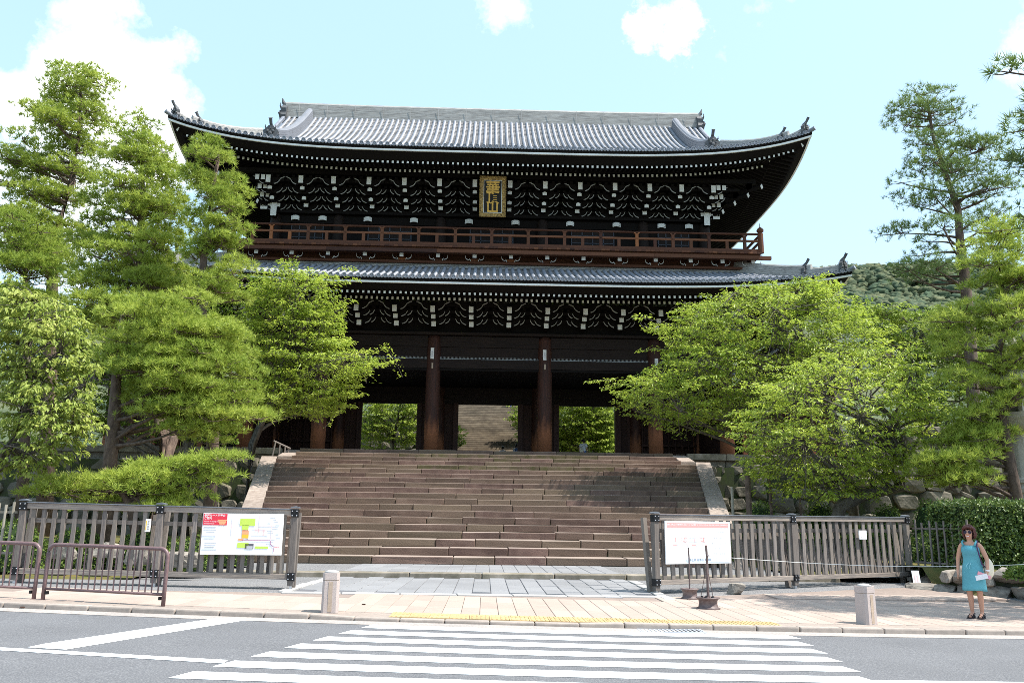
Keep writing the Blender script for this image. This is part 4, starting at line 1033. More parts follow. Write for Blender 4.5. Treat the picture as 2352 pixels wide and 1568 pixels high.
for (x, z, w, h, m_) in [(.09, .235, .30, .14, 'signgreen'), (-.04, .25, .07, .08, 'sign'), (.05, .13, .13, .10, 'signgreen'), (.06, .03, .135, .07, 'signpeach'), (.06, -.04, .135, .075, 'signorange'), (-.02, -.105, .10, .035, 'signpeach'), (.03, -.215, .22, .10, 'signgreen'), (.40, -.255, .26, .045, 'signgreen'), (.155, -.235, .17, .10, 'ink'), (.165, -.255, .12, .05, 'signgrey')]: deco(ms, x, z, w, h, M[m_], 2 if m_ != 'signgrey' else 3)
for (x, z, w, h, r_) in [(.28, -.115, .56, .008, 0), (.57, -.155, .008, .08, 0), (.60, -.21, .09, .008, .75), (.645, -.285, .008, .10, 0)]: deco(ms, x, z, w, h, M['signpurple'], 3, r_)
for (x, z, w, h) in [(.32, .20, .005, .36), (.45, .165, .26, .005), (.57, .03, .005, .26), (-.22, .14, .005, .34), (.42, .04, .005, .12), (.34, .10, .3, .004), (.34, -.01, .3, .004)]: deco(ms, x, z, w, h, M['faintred'], 2)
words(ms, '御影堂大修理', .345, .07, .036, M['faintred'], 3); words(ms, '阿弥陀堂', .06, .075, .03, M['signred'], 4); words(ms, '三門', .10, -.105, .028, M['ink'], 3); words(ms, '現在地', .70, -.25, .032, M['signred'], 3)
rr = random.Random(3)
for i in range(11):
    z = .13-.043*i
    if i in (3, 6): continue
    deco(ms, -.66+rr.uniform(0, .05), z, rr.uniform(.16, .30), .012, M['signgrey'] if i % 3 == 0 else M['faintblue'], 1, 0, 'small_print')
for i in range(16): deco(ms, .48+rr.uniform(-.05, .25), .33-.036*i, rr.uniform(.05, .12), .009, M['faintblue'], 1, 0, 'small_print')
ns = board('notice_sign', 'white notice board with a pink band across its top on the right slatted fence', RFA, rang, 1.12, 1.86, .93, 1.07)
deco(ns, 0, .375, 1.76, .10, M['signpink']); words(ns, '浄土宗は、法然上人のみ教えをうけ、過去、いま、そして明日への「いのち」を慈しみ、新しい共生（ともいき）文化を創造します。', 0, .385, .0305, M['sign'], 2, 'CENTER', .0006)
for i, ch in enumerate('法然共生'):
    words(ns, ch, -.69+.265*i, .02, .27, M['faintred'] if i % 2 else M['faintblue'], 1, 'CENTER', -.002)
    deco(ns, -.67+.265*i, .02 if i % 2 else -.06, .10, .012, M['signpink'], 2, .2 if i % 2 else 0); deco(ns, -.655+.265*i, .06, .013, .10, M['signpink'], 2)
for i, t in enumerate(('浄土宗21世紀劈頭宣言', '愚者の自覚を', '家庭にみ仏の光を', '社会に慈しみを', '世界に共生を')):
    words(ns, t, .60, .225-.115*i-(.02 if i else 0), .040 if i == 0 else .056, M['signgrey'], 1)
deco(ns, 0, -.385, 1.78, .10, M['signblue']); words(ns, '浄土宗  総本山  知恩院', .03, -.385, .062, M['ink'], 2)
m = MB(); m.lathe([(.034, 0), (.034, .002)], (0, 0, 0), 16, axis='Y'); m.build('emblem', M['signgrey'], ns, loc=(-.33, -.02, -.385)); m = MB(); m.lathe([(.028, 0), (.028, .002)], (0, 0, 0), 16, axis='Y'); m.build('emblem_centre', M['signblue'], ns, loc=(-.33, -.0225, -.385))
sp_ = board('small_notice', 'small pale plastic notice fixed to slats of the right fence', RFA, rang, 6.45, .27, .22, 1.25); words(sp_, 'NO PARKING', 0, .03, .034, M['signgrey'], 1); words(sp_, 'BICYCLE', 0, -.06, .045, M['signgrey'], 1)
tg = board('wooden_tag', 'small narrow cream tag with vertical writing on the left fence', LFA, lang, 2.48, .10, .25, 1.32)
for i, ch in enumerate('参拝順路'): words(tg, ch, .012, .075-.05*i, .042, M['ink'], 1)
deco(tg, -.03, .0, .018, .18, M['signorange'])
p = onroad(2103, 1366)
pl_ = empty('leaning_placard', (p[0]-.1, p[1]-.3, gz(10.6, 20.6)+.05), 'small white placard leaning on the foot of the right fence\'s end post', 'placard', rotz=-.1)
MB().box((0, .02, .21), (.19, .03, .42), rx=-.25).build('back', M['iron'], pl_); MB().box((0, -.004, .205), (.175, .012, .39), rx=-.25).build('face', M['sign'], pl_)
for i in range(2): MB().box((-.03+.06*i, -.014, .20), (.03, .004, .18), rx=-.25).build('writing', M['faintred'], pl_)

# pedestrian barriers ------------------------------------------------------
def barrier(label, a, b, n):
    L = math.hypot(b[0]-a[0], b[1]-a[1]); e = empty('pedestrian_barrier', (a[0], a[1], gz(a[0], a[1])+.05), label, 'barrier', rotz=math.atan2(b[1]-a[1], b[0]-a[0])); sl = (gz(*b)-gz(*a))
    def P(x, z): return (x, 0, z+sl*x/L)
    h = .86; r_ = .13
    arc0 = [P(r_-r_*math.cos(t), h-r_+r_*math.sin(t)) for t in np.linspace(0, math.pi/2, 6)]; arc1 = [P(L-r_+r_*math.sin(t), h-r_+r_*math.cos(t)) for t in np.linspace(0, math.pi/2, 6)]
    MB().tube([P(0, -.05), P(0, .3)]+arc0+arc1+[P(L, .3), P(L, -.05)], .032, 10).build('frame_tube', M['barrier'], e, smooth_=True)
    MB().tube([P(.03, .17), P(L-.03, .17)], .022, 8).build('lower_rail', M['barrier'], e, smooth_=True)
    for k in range(n): MB().tube([P(L*(k+1)/(n+1), .17), P(L*(k+1)/(n+1), h)], .011, 6).build('bar', M['barrier'], e)
    for x in (.06, L-.06): MB().box(P(x, .11), (.04, .05, .05)).build('clamp', M['iron'], e)
    return e
barrier('brown tubular steel barrier standing whole on the kerb before the left fence', (-7.05, 14.05), (-4.98, 13.62), 18)
barrier('brown tubular steel barrier running on past the picket fence', (-9.4, 14.45), (-7.21, 14.08), 18)

# granite bollards ------------------------------------------------------------
def bollard(label, p, rz):
    e = empty('granite_bollard', (p[0], p[1], gz(*p)+.045), label, 'bollard', 'granite bollards on the pavement', rotz=rz); h = .60; a = .125; c = .035
    octo = lambda s: [(-a*s+c, -a*s), (a*s-c, -a*s), (a*s, -a*s+c), (a*s, a*s-c), (a*s-c, a*s), (-a*s+c, a*s), (-a*s, a*s-c), (-a*s, -a*s+c)]
    def shaft(z0, z1, s0, s1):
        m = MB(); v = [(x, y, z0) for x, y in octo(s0)]+[(x, y, z1) for x, y in octo(s1)]; m.add(v, [tuple(range(8))[::-1], tuple(range(8, 16))]+[(i, (i+1) % 8, 8+(i+1) % 8, 8+i) for i in range(8)]); return m
    shaft(0, h*.80, 1.03, 1.0).build('shaft', M['granite'], e); shaft(h*.80, h*.815, .94, .94).build('groove', M['stain'], e); shaft(h*.815, h*.985, 1.0, 1.0).build('head', M['granite'], e)
    m = MB(); m.lathe([(.118, 0), (.10, .022), (.06, .036), (.005, .042)], (0, 0, h*.985), 16); m.build('dome', M['border'], e, smooth_=True)
    MB().box((.0, -a-.004, h*.40), (.06, .006, h*.74)).build('stained_panel', M['stain'], e)
    return e
bollard('square granite bollard with domed top before the left end of the forecourt', (-2.36, 13.42), .12)
bollard('square granite bollard with domed top between the wheel-rim poles and the woman', (6.22, 13.85), .45)

# rope poles on wheel rims ------------------------------------------------------
def rimpole(label, p, s, top, rods):
    e = empty('rope_pole', (p[0], p[1], gz(*p)+.05), label, 'post', 'poles standing in wheel rims')
    m = MB(); m.lathe([(.215*s, 0), (.22*s, .015), (.175*s, .035), (.165*s, .09), (.168*s, .14), (.18*s, .165), (.215*s, .19), (.212*s, .205), (.17*s, .20), (.14*s, .185), (.05*s, .20), (.0, .205)], (0, 0, 0), 28); m.build('wheel_rim', M['rim'], e, smooth_=True)
    MB().tube([(0, 0, .18), (.01, 0, top-.2), (0, 0, top)], .022 if rods else .015, 8).build('pole', M['rim'], e)
    if rods:
        for k in range(5):
            w = 2*math.pi*k/5+.3; m = MB(); m.lathe([(.028, 0), (.02, .02), (0.003, .028)], (.105*math.cos(w), .105*math.sin(w), .198), 8); m.build('wheel_nut', M['iron'], e)
        for k in range(3):
            w = 2*math.pi*k/3+.5; MB().tube([(.13*math.cos(w), .13*math.sin(w), .19), (.02*math.cos(w), .02*math.sin(w), .70)], .006, 5).build('stay_rod', M['rim'], e)
        MB().tube([(.0, 0, top-.19), (.035, -.02, top-.17), (.05, 0, top-.2)], .012, 6).build('rope_hook', M['steel'], e)
    else: MB().tube([(.0, 0, top-.02), (.02, -.01, top+.02), (-.005, 0, top+.03)], .012, 6).build('rope_hook', M['steel'], e)
    return e
P2 = (4.10, 15.6); P1 = (4.24, 17.55); P3 = (13.4, 16.4)
rimpole('brown pole with stay rods in a wheel rim, tied to the white rope', P2, 1.0, 1.12, True)
rimpole('thin brown pole in a wheel rim close against the notice board fence', P1, .86, 1.02, False)
rimpole('brown pole in a wheel rim holding the far end of the white rope', P3, 1.0, 1.12, True)
a = np.array((P2[0]+.04, P2[1], gz(*P2)+.05+.93)); b = np.array((P3[0], P3[1], gz(*P3)+.05+1.16))
pts = [a+(b-a)*t-np.array((0, 0, .22*math.sin(math.pi*t)*(1-.25*t))) for t in np.linspace(0, 1, 40)]
ro = MB().tube(pts, .0055, 6); ro.build('white_rope', M['rope'], label='thin white rope sagging from the wheel-rim pole past the woman', cat='rope')
def garden_rock(p, s, label, seed, group=None, rz=0.0): return link('garden_rock', rock_mesh('rock', seed, M['rock'], 3, .8), None, p, (0, 0, rz), s, label=label, cat='rock', group=group)
garden_rock((5.6, 19.0, gz(5.6, 19)+.11), (.42, .3, .3), 'small brown boulder before the notice board fence beside the poles', 51)
garden_rock((12.6, 18.5, .62), (1.15, .9, .55), 'big pale granite boulder on the low stone wall\'s mossy bank', 52)
garden_rock((11.5, 21.6, .05), (.8, .5, .5), 'mossy rock between the thin dark pickets and the hedge foot', 54, rz=.4)
garden_rock((10.85, 20.6, gz(11, 20.5)+.06), (1.0, .45, .22), 'long flat mossy stone at the foot of the thin picket fence', 53, rz=-.3)

# ================================================================== people
def person_body(name, joints, bones, m_, parent=None, loc=(0, 0, 0), rz=0.0, **kw):
    """one continuous skinned body: joints {name: (x,y,z,r)}, bones [(a,b)]"""
    names = list(joints); me = bpy.data.meshes.new(name); me.from_pydata([joints[n][:3] for n in names], [(names.index(a), names.index(b)) for a, b in bones], []); me.materials.append(m_)
    o = link(name, me, parent, loc, (0, 0, rz), **kw)
    sk = o.modifiers.new('skin', 'SKIN'); sk.use_smooth_shade = True
    lay = me.skin_vertices[0].data if me.skin_vertices else None
    for i, n in enumerate(names):
        r_ = joints[n][3]; lay[i].radius = (r_, r_) if not isinstance(r_, tuple) else r_
        lay[i].use_root = (n == 'pelvis')
    ss = o.modifiers.new('sub', 'SUBSURF'); ss.levels = 2; ss.render_levels = 2
    return o
def loft(rings, n=28, mi=0, closed=True):
    m = MB(); V = []
    for (cx_, cy_, z, a, b, fn) in rings:
        for k in range(n):
            w = 2*math.pi*k/n; x, y, zz = cx_+a*math.sin(w), cy_-b*math.cos(w), z
            if fn: x, y, zz = fn(w, x, y, zz)
            V.append((x, y, zz))
    F = [(i*n+k, i*n+(k+1) % n, (i+1)*n+(k+1) % n, (i+1)*n+k) for i in range(len(rings)-1) for k in range(n)]
    m.add(V, F, mi); return m
def fingers(J, B, hand, side, base, dirs):
    for i, (dx, dy, dz) in enumerate(dirs):
        a = f'{hand}f{i}a'; b = f'{hand}f{i}b'; bx, by, bz = base
        off = (i-2)*.017 if i else 0
        s = (bx+dx*.35, by+dy*.35+off, bz+dz*.35)
        J[a] = (bx+dx*.6, by+dy*.6+off, bz+dz*.6, .009); J[b] = (bx+dx, by+dy+off, bz+dz, .0075); B += [(hand, a), (a, b)]
H0 = gz(8.86, 15.2)+.05
J = dict(pelvis=(0, 0, .90, .135), spine=(0, .01, 1.06, .115), chest=(0, .01, 1.24, .125), neckb=(0, .01, 1.385, .06), neck=(0, -.005, 1.435, .048), jaw=(0, -.035, 1.485, .062), head=(0, -.012, 1.565, .088), crown=(0, 0, 1.625, .07), nose=(0, -.125, 1.535, .013),
 rs=(-.155, .01, 1.345, .058), re=(-.235, .02, 1.08, .040), rw=(-.245, -.03, .865, .027), rh=(-.243, -.05, .80, .03),
 ls=(.155, .01, 1.345, .058), le=(.255, .03, 1.08, .040), lw=(.265, -.07, .87, .027), lh=(.255, -.10, .81, .03),
 rhip=(-.085, 0, .84, .09), rk=(-.085, -.025, .475, .056), rc=(-.082, .005, .36, .055), ra=(-.08, .02, .095, .033), rt=(-.085, -.10, .045, .032), rto=(-.088, -.165, .035, .026),
 lhip=(.085, 0, .84, .09), lk=(.085, -.01, .475, .056), lc=(.082, .02, .36, .055), la=(.08, .035, .095, .033), lt=(.08, -.085, .045, .032), lto=(.082, -.15, .035, .026))
B = [('pelvis', 'spine'), ('spine', 'chest'), ('chest', 'neckb'), ('neckb', 'neck'), ('neck', 'jaw'), ('jaw', 'head'), ('head', 'crown'), ('head', 'nose'), ('chest', 'rs'), ('rs', 're'), ('re', 'rw'), ('rw', 'rh'), ('chest', 'ls'), ('ls', 'le'), ('le', 'lw'), ('lw', 'lh'),
 ('pelvis', 'rhip'), ('rhip', 'rk'), ('rk', 'rc'), ('rc', 'ra'), ('ra', 'rt'), ('rt', 'rto'), ('pelvis', 'lhip'), ('lhip', 'lk'), ('lk', 'lc'), ('lc', 'la'), ('la', 'lt'), ('lt', 'lto')]
fingers(J, B, 'rh', -1, (-.243, -.055, .79), [(.02, -.045, -.02), (-.004, -.01, -.085), (-.006, -.005, -.095), (-.004, 0, -.09), (0, .005, -.072)])
fingers(J, B, 'lh', 1, (.255, -.105, .80), [(-.03, -.04, .0), (-.05, -.03, -.05), (-.055, -.02, -.052), (-.052, -.01, -.05), (-.045, .0, -.045)])
woman = empty('person', (8.84, 15.2, H0), 'woman in a turquoise sleeveless dress and sunglasses standing on the pavement', 'person', rotz=-R(44))
WS = .96
woman.scale = (WS, WS, WS)
body = person_body('body', J, B, M['skin'], woman)
# dress: bodice with V neck, gathered waist, knee-length skirt
def neckl(w, x, y, z):
    fr = math.exp(-(min(w, 2*math.pi-w)/.55)**2); return x, y, z-.17*fr-.03*(1-abs(math.sin(w)))
def wob(a, n, ph=0):
    return lambda w, x, y, z: (x*(1+a*math.sin(n*w+ph)), y*(1+a*math.sin(n*w+ph+.7)), z+.006*math.sin(3*w+ph))
rings = [(0, .012, 1.375, .135, .085, neckl), (0, .01, 1.32, .158, .112, None), (0, -.006, 1.26, .168, .142, None), (0, -.008, 1.215, .170, .148, None), (0, 0, 1.15, .158, .130, wob(.012, 5)), (0, .005, 1.09, .155, .124, wob(.018, 6, 1)), (0, .005, 1.035, .160, .128, wob(.02, 7, 2)), (0, .005, 1.0, .158, .126, wob(.022, 9)), (0, .01, .95, .178, .142, wob(.018, 8, 1)), (0, .012, .88, .192, .152, wob(.016, 6)), (0, .01, .78, .200, .154, wob(.02, 5)), (0, .005, .66, .208, .156, wob(.03, 5)), (0, 0, .55, .216, .160, wob(.04, 5)), (0, 0, .50, .220, .162, wob(.045, 5, .2))]
rings = [(a_, b_, c_, d_*.93, e_*.95, f_) for a_, b_, c_, d_, e_, f_ in rings]
d = loft(rings).build('dress', M['dress'], woman, smooth_=True); so_ = d.modifiers.new('solid', 'SOLIDIFY'); so_.thickness = .006; so_.offset = 0
for sx in (-1, 1):
    MB().tube([(sx*.10, -.10, 1.32), (sx*.115, -.075, 1.375), (sx*.118, -.01, 1.41), (sx*.11, .06, 1.385), (sx*.10, .095, 1.33)], [.022, .017, .016, .017, .022], 8).build('shoulder_strap', M['dress'], woman, smooth_=True)
    MB().tube([(sx*.02, -.140, 1.01), (sx*.028-.03, -.150, .96), (sx*.022-.03, -.155, .90)], .005, 5).build('drawstring', M['dresstrim'], woman)
# hair: full wavy bob
bm = bmesh.new(); bmesh.ops.create_icosphere(bm, subdivisions=4, radius=1.0)
hv = []
for v_ in bm.verts:
    p_ = np.array(v_.co); n_ = .09*math.sin(9*p_[0]+4*p_[2])*math.cos(8*p_[1]+3*p_[2])+.05*math.sin(21*p_[0]+9*p_[1]+13*p_[2])
    q = p_*(1+n_); x, y, z = q[0]*.118, q[1]*.118+.028, q[2]*.150+1.560
    if y < -.03 and z < 1.635: y = (-.03+(y+.03)*.25) if abs(x) > .072 else .035
    if z < 1.57: x *= 1.0+.14*min(1, (1.57-z)/.1)
    v_.co = (x, y, z if z > 1.44 else 1.44+(z-1.44)*.3)
hm = bpy.data.meshes.new('hair'); bm.to_mesh(hm); bm.free(); hm.materials.append(M['hair']); hm.polygons.foreach_set('use_smooth', [True]*len(hm.polygons)); link('hair', hm, woman)
for i in range(7):
    t = -1+2*i/6; MB().tube([(t*.05, -.05, 1.675), (t*.080+.008, -.088, 1.645), (t*.098, -.078, 1.605)], [.02, .02, .010], 6).build('fringe_lock', M['hair'], woman, smooth_=True)
gl = MB()
for sx in (-1, 1):
    gl.lathe([(.030, 0), (.033, .004), (.028, .010), (.0, .012)], (sx*.037, -.100, 1.562), 14, axis='Y')
gl.build('sunglasses', M['lens'], woman)
MB().tube([(-.012, -.105, 1.566), (.012, -.105, 1.566)], .005, 5).build('bridge', M['lens'], woman)
for sx in (-1, 1): MB().tube([(sx*.068, -.09, 1.566), (sx*.088, .0, 1.57)], .004, 5).build('temple_arm', M['lens'], woman)
MB().tube([(-.032, -.091, 1.490), (-.015, -.099, 1.484), (.015, -.099, 1.484), (.032, -.091, 1.490)], [.004, .009, .009, .004], 6).build('mouth', M['lips'], woman)
MB().tube([(-.022, -.100, 1.489), (0, -.105, 1.486), (.022, -.100, 1.489)], .005, 6).build('teeth', M['teeth'], woman)
for sx, jx in ((-1, -.085), (1, .081)):
    oy = 0 if sx < 0 else .015
    m = MB(); out = [(-.05, -.215), (.0, -.235), (.05, -.21), (.055, -.08), (.042, .065), (0, .085), (-.042, .065), (-.05, -.08)]
    v_ = [(jx+a, b+oy, .0) for a, b in out]+[(jx+a*.96, b+oy, .018 if b < -.1 else .018+.030*(b+.1)/.18) for a, b in out]
    m.add(v_, [tuple(range(8))[::-1], tuple(range(8, 16))]+[(i, (i+1) % 8, 8+(i+1) % 8, 8+i) for i in range(8)]); m.build('sandal_sole', M['sandal'], woman)
    for (y0, z0, rad) in ((-.135, .045, .046), (-.045, .07, .05)):
        MB().tube([(jx+rad*math.cos(t), y0+oy-.0, .012+z0*math.sin(t)*1.1) for t in np.linspace(0, math.pi, 9)], .011, 6).build('sandal_strap', M['sandal'], woman)
    MB().tube([(jx-.042, -.01+oy, .05), (jx-.036, .06+oy, .085), (jx, .075+oy, .095), (jx+.036, .06+oy, .085), (jx+.042, -.01+oy, .05)], .009, 6).build('heel_strap', M['sandal'], woman)
m = MB(); m.lathe([(.034, -.012), (.034, .012)], (.266, -.066, .875), 12); m.build('watch', M['paper'], woman)
Rw = Matrix.Rotation(-R(44), 3, 'Z')
def wl(x, y, z): q = Rw @ Vector((x, y, z)); return (8.84+q.x*WS, 15.2+q.y*WS, H0+z*WS)
bagm = MB(); bagm.lathe([(.02, -.04), (.12, -.035), (.165, .0), (.12, .035), (.02, .04)], (0, 0, 0), 18, axis='Y')
bag = empty('shoulder_bag', wl(.24, .16, .90), 'cream shoulder bag on a dark purple strap behind the woman\'s hip', 'bag', rotz=-R(44)+R(75))
bo = bagm.build('pouch', M['bag'], bag, smooth_=True); bo.scale = (.8, 1.2, 1.15)
q0 = [(.135, -.095, 1.30), (.13, -.03, 1.415), (.135, .07, 1.36), (.19, .13, 1.15), (.235, .155, 1.03)]; q1 = [(.135, -.095, 1.30), (.165, -.12, 1.15), (.19, -.10, 1.0), (.215, .02, .93), (.24, .13, .96)]
for q in (q0, q1):
    inv = Matrix.Rotation(-(-R(44)+R(75)), 3, 'Z'); pts = [tuple(inv @ (Vector(wl(*c))-Vector(bag.location))) for c in q]
    MB().tube(pts, .011, 6).build('strap', M['strap'], bag)
pap = empty('folded_papers', wl(.215, -.145, .775), 'white and pink folded papers held in the woman\'s left hand', 'papers', rotz=-R(44)-.2)
MB().box((-.05, -.01, -.02), (.24, .012, .085), ry=-.25).build('white_leaflet', M['paper'], pap); MB().box((.0, .008, .015), (.22, .014, .06), ry=.35).build('pink_leaflet', M['paperpink'], pap)
# distant visitors, seen from behind
def visitor(label, p, rz, h, top, bot, hair, extra=None):
    e = empty('person', p, label, 'person', rotz=rz); s = h/1.66; e.scale = (s, s, s)
    J2 = {k: v_ for k, v_ in J.items() if 'f' not in k[2:] or k in ('rs', 'ls')}; J2 = {k: v_ for k, v_ in J2.items() if not (k[:2] in ('rh', 'lh') and len(k) > 2 and k[2] == 'f')}
    B2 = [b_ for b_ in B if b_[0] in J2 and b_[1] in J2]
    person_body('body', J2, B2, M['skin'], e)
    loft([(0, .01, 1.40, .10, .075, None), (0, .01, 1.33, .165, .115, None), (0, 0, 1.2, .165, .135, None), (0, 0, 1.05, .155, .125, wob(.02, 5)), (0, 0, .92, .175, .14, wob(.03, 5))]).build('shirt', top, e, smooth_=True)
    for sx in (-1, 1):
        MB().tube([(sx*.13, .01, 1.36), (sx*.19, .012, 1.28), (sx*.215, .015, 1.16)], [.07, .068, .06], 10).build('sleeve', top, e, smooth_=True)
        MB().tube([(sx*.085, 0, .95), (sx*.087, -.01, .5), (sx*.082, .02, .08)], [.115, .085, .065], 10).build('trouser_leg', bot, e, smooth_=True)
    m = MB(); m.lathe([(.03, -.12), (.10, -.08), (.108, 0), (.09, .06), (.04, .10), (.003, .11)], (0, .012, 1.58), 14); m.build('hair', hair, e, smooth_=True)
    return e
p = atY(1340, 1030, 52.6); visitor('visitor in a white top and blue trousers walking through the right gateway', (p[0], 52.6, PZ), R(170), 1.66, M['wshirt'], M['denim'], M['blackhair'])
bg_ = empty('shoulder_bag', (p[0]-.16, 52.5, PZ+.95), 'small beige bag at the hip of the visitor in the right gateway', 'bag')
m = MB(); m.box((0, -.1, 0), (.22, .10, .26)); m.build('pouch', M['bag'], bg_, bevel=.03); MB().tube([(-.05, -.08, .12), (.1, -.13, .3), (.26, -.12, .48)], .012, 5).build('strap', M['bag'], bg_)
p = atY(1187, 1030, 57.2); visitor('visitor with a dark backpack beyond the middle gateway', (p[0], 57.2, PZ), R(180), 1.72, M['wshirt'], M['denim'], M['blackhair'])
m = MB(); m.box((0, 0, 0), (.28, .16, .42)); m.build('backpack', M['denim'], label='dark backpack on the visitor beyond the middle gateway', cat='backpack', loc=(p[0], 57.2-.20, PZ+1.22), bevel=.05)
p = atY(1155, 1034, 57.6); visitor('visitor in white showing only the head beyond the middle gateway', (p[0], 57.6, PZ), R(175), 1.58, M['wshirt'], M['denim'], M['blackhair'])
# ================================================================== planting
def fast_mesh(name, V, F, m_, tone=None, tri=True):
    """big mesh from numpy arrays: V (n,3), F (m,3) triangles, optional per-face tone"""
    me = bpy.data.meshes.new(name); n, k = len(V), len(F)
    me.vertices.add(n); me.vertices.foreach_set('co', np.asarray(V, dtype=np.float32).ravel())
    me.loops.add(k*3); me.loops.foreach_set('vertex_index', np.asarray(F, dtype=np.int32).ravel())
    me.polygons.add(k); me.polygons.foreach_set('loop_start', np.arange(0, 3*k, 3, dtype=np.int32))
    try: me.polygons.foreach_set('loop_total', np.full(k, 3, dtype=np.int32))
    except Exception: pass
    me.materials.append(m_)
    if tone is not None:
        at = me.attributes.new('tone', 'FLOAT', 'FACE'); at.data.foreach_set('value', np.asarray(tone, dtype=np.float32))
    me.update(calc_edges=True); return me
def unit(a): return a/(np.linalg.norm(a, axis=-1, keepdims=True)+1e-9)
def needles(C, A, n, L, w, tones):
    """tufts: centres C, axes A -> thin triangles"""
    k = len(C); C2 = np.repeat(C, n, 0); A2 = np.repeat(A, n, 0)
    D = unit(A2*.75+rng.normal(size=(k*n, 3))*.62); S = unit(np.cross(D, rng.normal(size=(k*n, 3))))
    ln = (L*rng.uniform(.7, 1.15, (k*n, 1))); b = C2+D*.02
    V = np.stack([b-S*w/2, b+S*w/2, b+D*ln], 1).reshape(-1, 3)
    F = np.arange(3*k*n).reshape(-1, 3)
    return V, F, np.clip(np.repeat(tones, n)+rng.normal(size=k*n)*.12, 0, 1)
def leaves(C, D, Nn, L, W, tones):
    """folded diamond leaves: base C, pointing D, upper side Nn"""
    k = len(C); S = unit(np.cross(D, Nn)); U = np.cross(S, D); ln = L*rng.uniform(.7, 1.2, (k, 1)); wd = W*rng.uniform(.7, 1.2, (k, 1))
    mid = C+D*ln*.45; V = np.stack([C, mid-S*wd/2+U*wd*.18, C+D*ln-U*ln*.12, mid+S*wd/2+U*wd*.18], 1).reshape(-1, 3)
    i = np.arange(k)*4; F = np.concatenate([np.stack([i, i+1, i+2], 1), np.stack([i, i+2, i+3], 1)])
    return V, F, np.clip(np.concatenate([tones, tones])+rng.normal(size=2*k)*.06, 0, 1)
def env_world(rows, Y):
    out = []
    for py, l, r_ in rows:
        a, b = atY(l, py, Y), atY(r_, py, Y); out.append(((a[2]+b[2])/2, (a[0]+b[0])/2, (b[0]-a[0])/2))
    return sorted(out)
def env_at(E_, z):
    zs = [e[0] for e in E_]; return np.interp(z, zs, [e[1] for e in E_]), np.interp(z, zs, [e[2] for e in E_])
def trunk_at(T, z):
    T = sorted(T, key=lambda p: p[2]); zs = [p[2] for p in T]
    return np.array((np.interp(z, zs, [p[0] for p in T]), np.interp(z, zs, [p[1] for p in T]), z)), float(np.interp(z, zs, [p[3] for p in T]))
def sample_env(E_, Y, n, dr, inner=.45, seed=0):
    rr = np.random.default_rng(seed); zs = np.linspace(E_[0][0], E_[-1][0], 60); hwid = np.array([env_at(E_, z)[1] for z in zs]); p = (hwid+.2); p /= p.sum()
    out = []
    for _ in range(n):
        z = rr.choice(zs, p=p)+rr.uniform(-.25, .25); cx_, h = env_at(E_, z); ph = rr.uniform(0, 2*math.pi); rho = rr.uniform(0, 1)**inner
        out.append((cx_+math.cos(ph)*rho*h, Y+math.sin(ph)*rho*h*dr, z, math.cos(ph), math.sin(ph), rho))
    return np.array(out)
def trunk_world(pxs, Y, r0_, r1_, zb):
    T = []
    for i, (px, py) in enumerate(pxs):
        p = atY(px, py, Y); t = i/(len(pxs)-1); T.append((p[0], p[1], p[2], r0_+(r1_-r0_)*t))
    T[0] = (T[0][0], T[0][1], zb, T[0][3]); return T
def limb(mb, a, b, ra, rb, rr, sag=.12, n=5):
    a, b = np.array(a), np.array(b); L = np.linalg.norm(b-a); pts = []
    side = rr.normal(size=3)*L*.05
    for t in np.linspace(0, 1, n): pts.append(a+(b-a)*t+side*math.sin(math.pi*t)+np.array((0, 0, -sag*L*math.sin(math.pi*t)*.6)))
    mb.tube(pts, list(np.linspace(ra, rb, n)), 5, cap=False)
TD = 1.7; PD = 1.35
